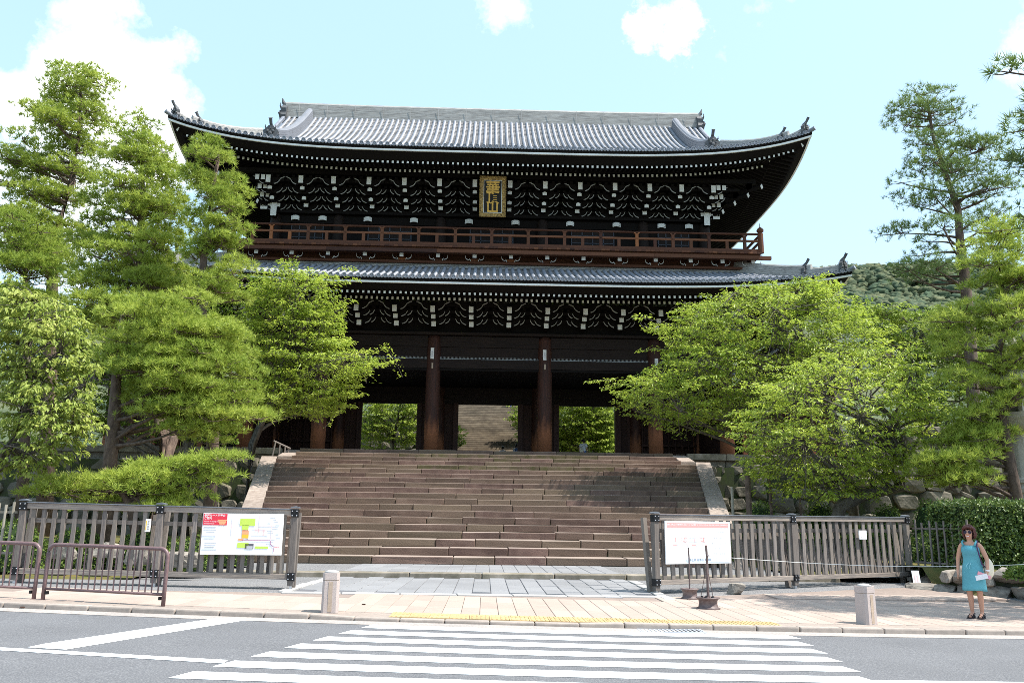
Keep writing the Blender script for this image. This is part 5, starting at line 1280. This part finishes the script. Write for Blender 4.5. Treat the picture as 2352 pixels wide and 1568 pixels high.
def pine(label, rows, Y, trunk, r0_, npads, pad=(.75, 1.2), tufts=46, L=.20, w=.020, nn=15, m_=None, zb=.3, dr=.8, seed=1, tone0=.45, flat=.30, group='pines', inner=.45, extra=None, limbp=.6):
    rr = np.random.default_rng(seed); E_ = env_world(rows, Y); T = trunk_world(trunk, Y, r0_, .05, zb)
    root = empty('pine_tree', (T[0][0], T[0][1], zb), label, 'tree', group)
    off = np.array(root.location)
    mb = MB(); mb.tube([np.array(t[:3])-off for t in T], [t[3] for t in T], 9)
    P = sample_env(E_, Y, int(npads*PD), dr, inner, seed)
    if extra is not None: P = np.concatenate([P, extra])
    Cs, As, Ts = [], [], []
    for (x, y, z, cx_, cy_, rho) in P:
        pr = rr.uniform(*pad); hmax = env_at(E_, z)[1]; pr = min(pr, max(.35, hmax*.75))
        # keep the pad inside the crown outline
        x -= cx_*max(0, rho-.45)*pr*.75; y -= cy_*max(0, rho-.45)*pr*.5
        n = max(10, int(tufts*TD*(pr**2)*rr.uniform(.7, 1.2)))
        a = rr.uniform(0, 2*math.pi, n); q = np.sqrt(rr.uniform(0, 1, n)); dx, dy = np.cos(a)*q*pr, np.sin(a)*q*pr
        lobes = 1+.22*np.sin(3*a+rr.uniform(0, 6))
        dz = flat*pr*(1-q**2)*rr.uniform(.35, 1.0, n)+rr.normal(size=n)*.05-.10*q*pr*0
        c = np.stack([x+dx*lobes, y+dy*lobes, z+dz], 1); ax = unit(np.stack([dx*.55/pr+cx_*.25, dy*.55/pr+cy_*.25, np.full(n, .85)], 1))
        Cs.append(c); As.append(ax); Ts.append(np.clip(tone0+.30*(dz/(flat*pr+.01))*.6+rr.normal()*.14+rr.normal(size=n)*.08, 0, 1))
        d = math.hypot(x-T[0][0], y-T[0][1]); tz = max(zb+1.2+rr.uniform(0, 1.2), z-.15-rr.uniform(.05, .4)*math.hypot(x-trunk_at(T, z)[0][0], y-Y)); tp, tr = trunk_at(T, min(tz, T[-1][2]))
        b0 = np.array((x, y, z-.06))
        if rr.uniform() < limbp: limb(mb, tp-off, b0-off, min(.055, tr*.4)+.012, .018, rr, rr.uniform(-.08, .1))
        for k in range(5):
            e = c[rr.integers(n)]; limb(mb, b0-off, e-off-np.array((0, 0, .03)), .018, .006, rr, .10, 4)
    C = np.concatenate(Cs); A = np.concatenate(As); t = np.concatenate(Ts)
    V, F, tn = needles(C-off, A, nn, L*1.05, w*1.35, t)
    mb.build('trunk', M['bark'], root, smooth_=True)
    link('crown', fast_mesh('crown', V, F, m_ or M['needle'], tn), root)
    return root
def broadleaf(label, rows, Y, trunk, r0_, nspray, L=.15, W=.062, per=34, slen=(.7, 1.3), m_=None, bark=None, zb=.3, dr=.8, seed=1, tone0=.4, rise=.18, droop=.35, inner=.4, name='cherry_tree', group='cherry trees', limbs=26, extra=None):
    rr = np.random.default_rng(seed); E_ = env_world(rows, Y); T = trunk_world(trunk, Y, r0_, .05, zb)
    root = empty(name, (T[0][0], T[0][1], zb), label, 'tree', group); off = np.array(root.location)
    mb = MB(); mb.tube([np.array(t[:3])-off for t in T], [t[3] for t in T], 9)
    P = sample_env(E_, Y, nspray, dr, inner, seed)
    if extra is not None: P = np.concatenate([P, extra])
    hubs = []; hp = sample_env(E_, Y, limbs, dr*.8, .8, seed+5)
    for h in hp:
        c = np.array(h[:3]); tp, tr = trunk_at(T, min(T[-1][2], max(zb+1.0, c[2]-.55*math.hypot(c[0]-T[-1][0], c[1]-Y)-.3))); limb(mb, tp-off, c-off, tr*.55, .028, rr, -.10, 6); hubs.append(c)
    hubs = np.array(hubs); Cs, Ds, Ns, Ts = [], [], [], []
    for (x, y, z, cx_, cy_, rho) in P:
        ln = rr.uniform(*slen)*(1.25 if rho > .85 else 1); o = unit(np.array((cx_+rr.normal()*.45, cy_*.9+rr.normal()*.45-.12, rise+rr.normal()*.16))); s = unit(np.cross(o, np.array((0, 0, 1.0)))); 
        p0 = np.array((x, y, z))-o*ln*(.25+.75*min(1, rho))*rr.uniform(.55, 1.05)
        k = max(6, int(per*ln)); t = rr.uniform(0, 1, k)**.8; sd = rr.choice((-1, 1), k); lat = rr.uniform(.02, .34, k)*(1-t*.72)*ln
        c = p0+o*(t*ln)[:, None]+s*(lat*sd)[:, None]; c[:, 2] += -.10*(t**2)*ln+rr.normal(size=k)*.035
        d = unit(o*.55+s*(sd*rr.uniform(.3, 1.0, k))[:, None]+np.stack([np.zeros(k), np.zeros(k), -rr.uniform(0, 2*droop, k)], 1)+rr.normal(size=(k, 3))*.18)
        nn_ = unit(np.array((0, 0, 1.0))+rr.normal(size=(k, 3))*.38)
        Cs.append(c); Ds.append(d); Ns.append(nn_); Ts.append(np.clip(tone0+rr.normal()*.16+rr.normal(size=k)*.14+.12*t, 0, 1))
        h = hubs[np.argmin(((hubs-p0)**2).sum(1))]; 
        if rr.uniform() < .8: limb(mb, h-off, p0-off, .017, .008, rr, -.06, 4)
        mb.tube([p0-off, p0+o*ln*.5-off-np.array((0, 0, .02)), p0+o*ln*.95-off-np.array((0, 0, .09*ln))], [.008, .006, .003], 4, cap=False)
    C, D, Nn, t = map(np.concatenate, (Cs, Ds, Ns, Ts)); V, F, tn = leaves(C-off, D, Nn, L, W, t)
    mb.build('trunk', bark or M['barkgrey'], root, smooth_=True)
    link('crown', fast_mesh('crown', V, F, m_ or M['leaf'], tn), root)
    return root
# ---- left side ------------------------------------------------------------
pine('tallest red pine, its bushy top standing clear against the white cloud', [(148, 150, 215), (200, 95, 268), (260, 62, 262), (320, 10, 236), (380, -20, 240), (450, -20, 205), (520, -20, 180), (600, 30, 170)], 37, [(112, 1150), (114, 900), (118, 690), (128, 540), (165, 420), (182, 300), (186, 170)], .36, 74, (.8, 1.35), 34, .22, .024, 14, seed=11, tone0=.52)
pine('pointed pine between the tallest pine and the slim pine by the roof corner', [(255, 298, 338), (300, 255, 372), (340, 275, 380), (400, 228, 405), (470, 205, 430), (540, 182, 440), (620, 150, 455), (700, 140, 470), (760, 185, 470)], 31, [(360, 1100), (388, 1010), (340, 860), (320, 700), (325, 500), (328, 290)], .40, 92, (.7, 1.15), 42, .21, .021, 15, seed=12, tone0=.5)
pine('slim upright pine with layered pads covering the gate roof\'s left corner', [(322, 462, 525), (360, 432, 542), (405, 432, 552), (450, 432, 556), (500, 432, 562), (540, 445, 566), (600, 425, 570), (650, 430, 572), (700, 425, 560)], 29, [(496, 1045), (490, 980), (470, 800), (462, 680), (470, 560), (488, 430), (506, 345)], .24, 30, (.5, .78), 74, .20, .019, 16, seed=13, tone0=.45, flat=.36)
pine('broad low pine with dense bright pads before the gate\'s left end', [(690, 260, 500), (740, 225, 540), (800, 232, 550), (860, 240, 580), (920, 260, 625), (960, 300, 625), (1000, 340, 500)], 26.5, [(250, 1130), (262, 960), (272, 800), (285, 700)], .26, 76, (.65, 1.1), 56, .19, .018, 16, seed=14, tone0=.52, flat=.32, limbp=.16)
pine('low spreading pine bough sweeping along the stone wall behind the map board', [(1062, 420, 560), (1085, 190, 545), (1110, 90, 520), (1135, 70, 500), (1158, 70, 480)], 22.3, [(330, 1250), (300, 1160), (260, 1100), (240, 1075)], .14, 34, (.45, .75), 74, .17, .016, 15, seed=15, tone0=.55, dr=.35, zb=.25, inner=.6)
pine('shaded pine behind the yellow-green tree', [(505, 0, 100), (560, -20, 140), (620, -20, 150), (690, -20, 140), (760, -20, 150)], 34, [(60, 1150), (62, 900), (60, 700), (55, 540)], .25, 40, (.8, 1.3), 34, .22, .022, 13, seed=16, tone0=.25)
broadleaf('yellow-green broadleaf tree with large drooping leaves at the far left', [(660, -10, 55), (690, -20, 180), (740, -20, 210), (800, -20, 220), (860, -20, 220), (920, -20, 222), (980, -20, 235), (1030, -20, 185), (1070, -20, 110)], 21.5, [(-60, 1180), (-20, 1100), (30, 1010), (60, 900), (70, 780)], .14, 330, .17, .072, 36, (.5, .9), M['leafy'], seed=21, tone0=.5, rise=.05, droop=.7, name='broadleaf_tree', group=None, limbs=18)
ex = [(790, 880), (822, 905), (800, 895), (815, 860), (850, 830), (905, 800), (612, 812), (640, 800), (625, 770)]
exL = np.array([(*atY(px, py, 36.2)[:1], 36.2, atY(px, py, 36.2)[2], .95, -.2, 1.0) for py, px in ex])
broadleaf('light green cherry tree with feathery sprays reaching across the gate\'s left bays', [(612, 640, 690), (630, 590, 770), (670, 562, 790), (720, 555, 790), (780, 560, 805), (810, 570, 870), (835, 560, 890), (870, 560, 830), (910, 570, 815), (950, 590, 790)], 36.2, [(560, 1150), (580, 1020), (630, 900), (660, 780)], .24, 560, .17, .066, 36, (.8, 1.5), seed=22, tone0=.52, extra=exL)
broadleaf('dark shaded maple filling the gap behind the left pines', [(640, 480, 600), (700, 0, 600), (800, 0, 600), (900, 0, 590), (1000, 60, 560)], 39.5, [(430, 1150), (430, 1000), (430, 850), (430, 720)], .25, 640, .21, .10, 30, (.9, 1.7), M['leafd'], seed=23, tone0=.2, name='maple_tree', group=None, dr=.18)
# ---- right side ------------------------------------------------------------
pine('tall sparse pine standing alone against the sky', [(208, 2100, 2180), (245, 2050, 2195), (290, 2055, 2235), (340, 2060, 2285), (390, 2062, 2300), (430, 2052, 2325), (480, 2048, 2305), (540, 2032, 2320), (610, 2012, 2250), (645, 2025, 2200)], 36, [(2245, 1120), (2240, 1000), (2226, 750), (2214, 620), (2205, 560), (2200, 480), (2172, 400), (2145, 320), (2130, 240)], .33, 52, (.75, 1.2), 26, .25, .019, 12, m_=M['needle2'], seed=31, tone0=.45, flat=.42)
pine('leaning pine with bright layered boughs behind the clipped hedge', [(545, 2235, 2400), (600, 2215, 2420), (660, 2205, 2420), (720, 2140, 2420), (780, 2125, 2420), (840, 2205, 2420), (900, 2165, 2400), (960, 2205, 2380), (1060, 2095, 2285), (1110, 2085, 2280)], 24.5, [(2345, 1160), (2318, 1060), (2300, 950), (2290, 830), (2310, 700), (2290, 580)], .21, 84, (.5, .9), 52, .19, .017, 15, seed=32, tone0=.6, flat=.36, limbp=.35, inner=.6)
pine('pine beyond the hedge reaching one high bluish bough into the sky', [(98, 2310, 2560), (140, 2292, 2680), (185, 2318, 2760), (230, 2335, 2820), (330, 2372, 2900), (450, 2390, 2960), (560, 2420, 3000)], 15.6, [(3150, 1220), (3040, 900), (2900, 600), (2700, 350), (2520, 150)], .22, 78, (.45, .8), 50, .22, .017, 14, m_=M['needle2'], seed=33, tone0=.35)
exR = np.array([(atY(px, py, 34.5)[0], 34.5, atY(px, py, 34.5)[2], -.95, -.2, 1.0) for py, px in [(872, 1355), (885, 1380), (895, 1420), (720, 1470), (738, 1500), (755, 1490), (690, 1570), (705, 1545), (800, 1480), (905, 1450), (650, 1830), (648, 1900), (660, 1790)]])
broadleaf('light green cherry tree with feathery sprays reaching across the gate\'s right bays', [(650, 1790, 1940), (690, 1600, 1940), (720, 1520, 1980), (770, 1520, 2030), (820, 1520, 1990), (870, 1420, 1900), (900, 1410, 1850), (940, 1440, 1800), (985, 1520, 1760)], 34.5, [(1960, 1160), (1950, 1050), (1900, 920), (1850, 800), (1830, 720)], .22, 900, .17, .066, 36, (.8, 1.5), seed=41, tone0=.52, extra=exR, limbs=32)
broadleaf('yellow-green cherry tree on a thick leaning trunk behind the notice board fence', [(805, 1860, 2090), (850, 1780, 2140), (900, 1700, 2170), (950, 1680, 2180), (1000, 1665, 2140), (1050, 1700, 2110), (1100, 1710, 2080), (1130, 1740, 2040)], 27, [(1890, 1215), (1930, 1165), (1990, 1135), (2070, 1120), (2085, 1060), (2060, 970), (2000, 910)], .24, 640, .155, .06, 36, (.6, 1.15), seed=42, tone0=.65, limbs=24)
broadleaf('bushy dark green tree filling in beneath the tall sparse pine', [(700, 1960, 2180), (760, 1930, 2260), (830, 1960, 2300), (900, 2050, 2320), (1000, 2080, 2330)], 40, [(2120, 1150), (2120, 1000), (2110, 860), (2100, 760)], .25, 420, .22, .09, 30, (.9, 1.6), M['leafd'], seed=43, tone0=.42, name='maple_tree', group=None, dr=.4)
# ---- beyond the gate ---------------------------------------------------------
broadleaf('green maple framed by the left open gateway', [(900, 800, 990), (940, 820, 990), (980, 800, 985), (1020, 815, 965)], 67.5, [(900, 1060), (905, 1000), (915, 960), (920, 920)], .16, 300, .24, .11, 26, (.8, 1.4), M['leafd'], seed=51, tone0=.8, zb=PZ, name='maple_tree', group=None, dr=.5, limbs=14)
broadleaf('green maple framed by the right open gateway', [(900, 1250, 1440), (940, 1255, 1430), (990, 1260, 1430), (1030, 1270, 1420)], 68.5, [(1330, 1070), (1335, 1010), (1350, 960), (1370, 920)], .18, 380, .24, .11, 26, (.8, 1.4), M['leafd'], seed=52, tone0=.7, zb=PZ, name='maple_tree', group=None, dr=.6, limbs=14)
broadleaf('maple leaning in over the right edge of the upper stairs', [(915, 1180, 1260), (950, 1165, 1260), (985, 1185, 1260), (1010, 1190, 1260)], 67, [(1240, 1070), (1235, 1000), (1225, 950), (1215, 920)], .14, 110, .24, .11, 26, (.8, 1.3), M['leafd'], seed=53, tone0=.55, zb=PZ, name='maple_tree', group=None, dr=.5, limbs=8)
broadleaf('small maple at the left foot of the upper stairs', [(975, 1020, 1060), (1000, 1020, 1075), (1025, 1030, 1060)], 62.5, [(1035, 1060), (1036, 1030), (1038, 1000)], .10, 40, .22, .10, 26, (.6, 1.0), M['leafd'], seed=54, tone0=.65, zb=PZ, name='maple_tree', group=None, dr=.5, limbs=5)
# upper stairs behind the gate
S2 = empty('upper_stairs', (.3, 62.2, PZ), 'steep sunlit stone stairs seen through the middle gateway', 'staircase')
sv2, sf2 = bevel_mesh((8.6, .62, .21), .015, .006, 4); s2m = mesh_from('stair_tread', sv2, sf2, [mat('upper_stair_stone', (.25, .205, .150), .85, .3, (.15, .12, .09), nscale=2, rnd=.15, bump=.4)])
for k in range(44): link('stair_tread', s2m, S2, (random.uniform(-.04, .04), .44*k+.3, .205*(k+1)-.1))
MB().hexa([(-4.2, .3, -.3), (4.2, .3, -.3), (4.2, 21, -.3), (-4.2, 21, -.3), (-4.2, .3, .0), (4.2, .3, .0), (4.2, 20.6, 9.0), (-4.2, 20.6, 9.0)]).build('stair_core', M['joint'], S2)
for s in (-1, 1): MB().hexa([(s*4.3-.3, .1, -.2), (s*4.3+.3, .1, -.2), (s*4.3+.3, 20, -.2), (s*4.3-.3, 20, -.2), (s*4.3-.3, .1, .45), (s*4.3+.3, .1, .45), (s*4.3+.3, 20, 9.6), (s*4.3-.3, 20, 9.6)]).build('flank_stone', M['flank'], S2)
visitor('visitor in white climbing the upper stairs beyond the gate', (atY(1170, 960, 77)[0], 76.6, PZ+.205*32), R(185), 1.65, M['wshirt'], M['denim'], M['blackhair'])
stone_wall('stone wall behind the maple in the left open gateway', -16, -4.6, 71, PZ, PZ+5.2, .5, .7, limit=160)
sheet('hillside', lin(-60, 60, 31), lin(66, 130, 16), M['forest'], zf=lambda x, y: PZ-.3+max(0, (y-69))*.46*smooth(3.8, 6, abs(x-.3))+(max(0, y-82)*.4 if abs(x-.3) < 5 else 0))
for i, (x, y, z, h) in enumerate([(-12, 74, 7.0, 9), (-6.5, 78, 8, 8), (7.5, 72, 6, 9), (12.5, 75, 7, 10), (0.5, 90, 13, 9), (-5, 92, 13, 10), (6, 93, 13, 10), (9.5, 70.5, 5.6, 6), (5.4, 71, 5.5, 5)]):
    root = empty('hillside_tree', (x, y, z-.4), ['bushy green tree on the slope behind the gate, seen through its gateways'][0], 'tree', 'trees on the slope behind the gate')
    rr = np.random.default_rng(70+i); k = 2600; d = unit(rr.normal(size=(k, 3))); q = rr.uniform(.45, 1, (k, 1))**.5; c = d*q*np.array((h*.42, h*.42, h*.40))*(1+.25*np.sin(d[:, :1]*5+d[:, 2:]*4))+np.array((0, 0, h*.55))
    V, F, tn = leaves(c, unit(d+rr.normal(size=(k, 3))*.6), unit(np.array((0, 0, 1.))+rr.normal(size=(k, 3))*.5), .42, .24, np.clip(.35+rr.normal(size=k)*.2, 0, 1))
    link('crown', fast_mesh('crown', V, F, M['leafd'], tn), root); mb = MB(); mb.tube([(0, 0, 0), (.1, 0, h*.3), (0, .1, h*.7)], [.22, .16, .05], 7)
    for j in range(7): limb(mb, (0, 0, h*.3), c[rr.integers(k)]*.7+np.array((0, 0, h*.15)), .08, .02, rr, -.05)
    mb.build('trunk', M['barkgrey'], root)
# ---- clipped shrubs and hedge ---------------------------------------------------
def shrub(label, px, py, Y, rx, rz_, zb, group, seed, m_='azalea'):
    p = atY(px, py, Y); root = empty('clipped_shrub', (p[0], Y, zb), label, 'shrub', group); rr = np.random.default_rng(seed); k = int(2600*rx)
    d = unit(rr.normal(size=(k, 3))); d[:, 2] = np.abs(d[:, 2]); top = p[2]-zb; c = d*np.array((rx, rx, top))*rr.uniform(.93, 1.03, (k, 1))
    V, F, tn = leaves(c, unit(d*.7+rr.normal(size=(k, 3))*.6), unit(d+rr.normal(size=(k, 3))*.4), .075, .045, np.clip(.4+rr.normal(size=k)*.22, 0, 1)); link('leaves', fast_mesh('leaves', V, F, M[m_], tn), root)
    m = MB(); m.lathe([(rx*.93, 0), (rx*.90, top*.3), (rx*.72, top*.62), (rx*.4, top*.86), (.01, top*.94)], (0, 0, 0), 16); m.build('core', mat('shrub_core', (.015, .03, .008), 1), root)
GR = 'clipped shrubs behind the right fence'
for i, (px, py, Y, rx) in enumerate([(1745, 1152, 30, .85), (1880, 1150, 29, .75), (2035, 1160, 27, .75), (2128, 1146, 25, .55), (1640, 1225, 27, .8), (1830, 1215, 26.5, .9), (1990, 1205, 26, .8)]):
    shrub(['rounded clipped azalea at the foot of the stone wall right of the stairs', 'rounded clipped azalea beside the leaning cherry trunk', 'rounded clipped azalea before the leaning cherry trunk', 'domed clipped shrub rising over the end of the right fence', 'low clipped shrub behind the notice board', 'low clipped shrub behind the middle of the right fence', 'low clipped shrub behind the small plastic notice'][i], px, py, Y, rx, 0, .25, GR, 80+i)
GL = 'clipped shrubs behind the left fence'
for i, (px, py, Y, rx) in enumerate([(520, 1172, 24, .8), (340, 1215, 22.5, .8), (180, 1215, 22, .8), (30, 1195, 21, .9), (430, 1235, 21.5, .6)]):
    shrub(['bright clipped shrub showing above the map board', 'clipped shrub seen through the slats beneath the low pine bough', 'clipped shrub seen through the slats of the map fence by its end post', 'clipped shrub behind the pale picket fence', 'small clipped shrub behind the map fence\'s middle post'][i], px, py, Y, rx, 0, .2, GL, 90+i, 'azalea')
hx0, hx1, hy0, hy1, hz0, hz1 = 11.75, 17.2, 20.6, 22.0, .35, 2.06
hedge = empty('clipped_hedge', ((hx0+hx1)/2, hy0, hz0), 'tall square-clipped dark green hedge behind the woman', 'hedge'); off = np.array(hedge.location)
k = 17000; rr = np.random.default_rng(99); u = rr.uniform(size=(k, 3)); face = rr.choice(4, k, p=[.66, .16, .10, .08]); c = np.stack([hx0+(hx1-hx0)*u[:, 0], hy0+(hy1-hy0)*u[:, 1], hz0+(hz1-hz0)*u[:, 2]], 1); nrm = np.zeros((k, 3))
for fi, (ax, val, nv) in enumerate(((1, hy0, (0, -1, 0)), (2, hz1, (0, 0, 1)), (0, hx0, (-1, 0, 0)), (1, hy1, (0, 1, 0)))):
    s_ = face == fi; c[s_, ax] = val; nrm[s_] = nv
c += nrm*rr.normal(size=(k, 1))*.045+.02*np.sin(c*7); V, F, tn = leaves(c-off, unit(nrm*.5+rr.normal(size=(k, 3))*.6+np.array((0, 0, .2))), unit(nrm+np.array((0, 0, .4))+rr.normal(size=(k, 3))*.5), .085, .055, np.clip(.35+rr.normal(size=k)*.28, 0, 1)); link('leaves', fast_mesh('leaves', V, F, M['hedge'], tn), hedge)
MB().box(((hx0+hx1)/2-off[0], (hy0+hy1)/2-off[1], (hz0+hz1)/2-off[2]-.03), (hx1-hx0-.12, hy1-hy0-.12, hz1-hz0-.10)).build('core', mat('shrub_core', (.015, .03, .008), 1), hedge)
shrub('leafy clipped shrub behind the thin dark pickets', 2128, 1225, 23.4, .75, 0, .0, None, 101)
shrub('small bright clipped shrub on the mossy bank beside the granite boulder', 2350, 1300, 18.0, .35, 0, .42, None, 97)
# stakes propping the trees
for i, (px, y0, y1, Y, r_) in enumerate([(1722, 1092, 1200, 28, .10), (1773, 1098, 1200, 28.5, .05), (1840, 1105, 1190, 28, .04), (1683, 1118, 1165, 29, .05)]):
    a, b = atY(px, y1, Y), atY(px, y0, Y); a[2] = .2
    MB().tube([(0, 0, 0), (0, 0, b[2]-a[2])], r_, 8).build('tree_stake', M['picket'] if i == 3 else M['bark'], loc=tuple(a), label=['thick weathered post standing before the stone wall behind the right fence', 'thin dark stake beside the thick post behind the right fence', 'thin stake close to the leaning cherry trunk', 'short pale stake at the foot of the stair flank'][i], cat='stake')
for i, (px, py, Y, sx, sz) in enumerate([(250, 1262, 20.5, .7, .35), (330, 1275, 20, .8, .4), (420, 1285, 20, .7, .35), (150, 1265, 20.3, .6, .35), (2180, 1290, 24, .7, .4), (2010, 1300, 24.5, .9, .45), (1900, 1305, 24.5, .8, .4), (1800, 1300, 24.5, .8, .4)]):
    p = atY(px, py, Y); garden_rock((p[0], Y, max(.2, p[2])), (sx, .5, sz), 'low garden rock in the moss seen through the slats of the %s fence' % ('map board' if i < 4 else 'notice board'), 60+i, 'edging rocks behind the %s fence' % ('left' if i < 4 else 'right'))

# ================================================================== side pavilions, lantern pillar, far hill
def pavilion(label, s, x0):
    root = empty('side_pavilion', (x0, 47, PZ), label, 'building'); o = np.array(root.location); h = 4.2; w = 4.6; d = 9.0
    MB().box((0, d/2, h/2), (w*1.15, d, h)).build('wall', M['plank'], root)
    for k in range(5): MB().box((-w*.57+w*1.14*k/4, -.05, h/2), (.24, .24, h)).build('post', M['column'], root)
    for sx in (-1, 1):
        V = []; F = []
        for j, y in enumerate((-1.2, d+1)):
            for t in np.linspace(0, 1, 7): V.append((sx*w*1.0*t, y, h+2.6-(2.6+.5)*t+.55*t*t-.05))
        F = [(i, i+1, 7+i+1, 7+i) for i in range(6)]; MB().add(V, F).build('roof_slope', M['pan'], root)
        for k in range(30):
            y = -1.15+.345*k; pts = [(sx*w*t, y, h+2.6-(3.1)*t+.55*t*t+.02) for t in np.linspace(0.02, 1.01, 8)]; MB().tube(pts, .085, 6).build('tile_row', M['tile'], root, smooth_=True)
    MB().box((0, d/2-.1, h+2.75), (.5, d+2.3, .5)).build('ridge', M['ridge'], root)
    m = MB(); m.add([(-w*.75, -.3, h-.1), (w*.75, -.3, h-.1), (0, -.3, h+2.4)], [(0, 1, 2)]); m.build('gable', M['plank'], root)
pavilion('low tiled side pavilion of the gate glimpsed through the cherry leaves', 1, 17.4)
pavilion('low tiled side pavilion of the gate hidden behind the left pines', -1, -18.6)
lp = empty('stone_lantern', (16.75, 25.2, .45), 'massive cream stone lantern pillar with ring mouldings at the picture\'s right edge'.replace(' at the picture\'s right edge', ' behind the leaning pine and hedge'), 'stone lantern')
m = MB(); m.lathe([(.95, 0), (.95, .25), (.80, .3), (.62, .42), (.60, 1.55), (.66, 1.58), (.68, 1.66), (.62, 1.70), (.60, 1.78), (.66, 1.80), (.66, 1.88), (.58, 1.92), (.56, 2.9), (.60, 2.95)], (0, 0, 0), 28); m.build('shaft', M['cream'], lp, smooth_=False)
m = MB(); m.lathe([(.60, 2.951), (.85, 3.1), (1.0, 3.3), (1.0, 3.42)], (0, 0, 0), 6); m.build('platform', M['cream'], lp)
for k in range(6): w_ = math.pi*k/3; MB().box((.62*math.cos(w_), .62*math.sin(w_), 3.80), (.16, .16, .74)).build('firebox_post', M['cream'], lp)
m = MB(); m.lathe([(.50, 3.43), (.50, 4.16)], (0, 0, 0), 6); m.build('firebox', M['kerbstone'], lp)
m = MB(); m.lathe([(.95, 4.17), (.92, 4.3), (.6, 4.6), (.2, 4.9), (.16, 5.0), (.2, 5.12), (.02, 5.35)], (0, 0, 0), 6); m.build('cap', M['cream'], lp)
lp.scale = (1.25, 1.25, 1.3)
# wooded hill far behind
HY = 420
ridge_px = [(1500, 700), (1700, 665), (1900, 652), (1960, 648), (2000, 640), (2060, 646), (2110, 662), (2180, 668), (2300, 690), (2500, 720), (2700, 760)]
rp = [atY(px, py, HY) for px, py in ridge_px]; rx_ = [p[0] for p in rp]; rz_ = [p[2] for p in rp]
def hz_(x, y):
    top = float(np.interp(x, rx_, rz_)); t = (HY-y)/300; e = 1-abs(t)**1.3 if t > 0 else 1-abs(t*2)**2
    return max(-2, top*max(0, e)*(1+.04*math.sin(x*.05+y*.03)))
sheet('hill', lin(0, 420, 43), lin(130, 470, 35), M['forest'], zf=lambda x, y: hz_(x, y)-1.0)
rr = np.random.default_rng(5); bm = bmesh.new(); bmesh.ops.create_icosphere(bm, subdivisions=2, radius=1.0); iv = np.array([v_.co for v_ in bm.verts]); it = np.array([[q.index for q in f_.verts] for f_ in bm.faces]); bm.free()
Vs, Fs, n0 = [], [], 0
for i in range(6500):
    x = rr.uniform(110, 290); y = rr.uniform(190, 425); s = rr.uniform(.8, 2.1)*(.6+y/600); v_ = iv*(1+.22*rr.normal(size=(len(iv), 1)))*np.array((s, s, s*.8))+np.array((x, y, hz_(x, y)+.4*s)); Vs.append(v_); Fs.append(it+n0); n0 += len(iv)
link('hill_forest', fast_mesh('hill_forest', np.concatenate(Vs), np.concatenate(Fs), M['forest']), kind='stuff', label='dense mixed forest covering the far hill', cat='forest')
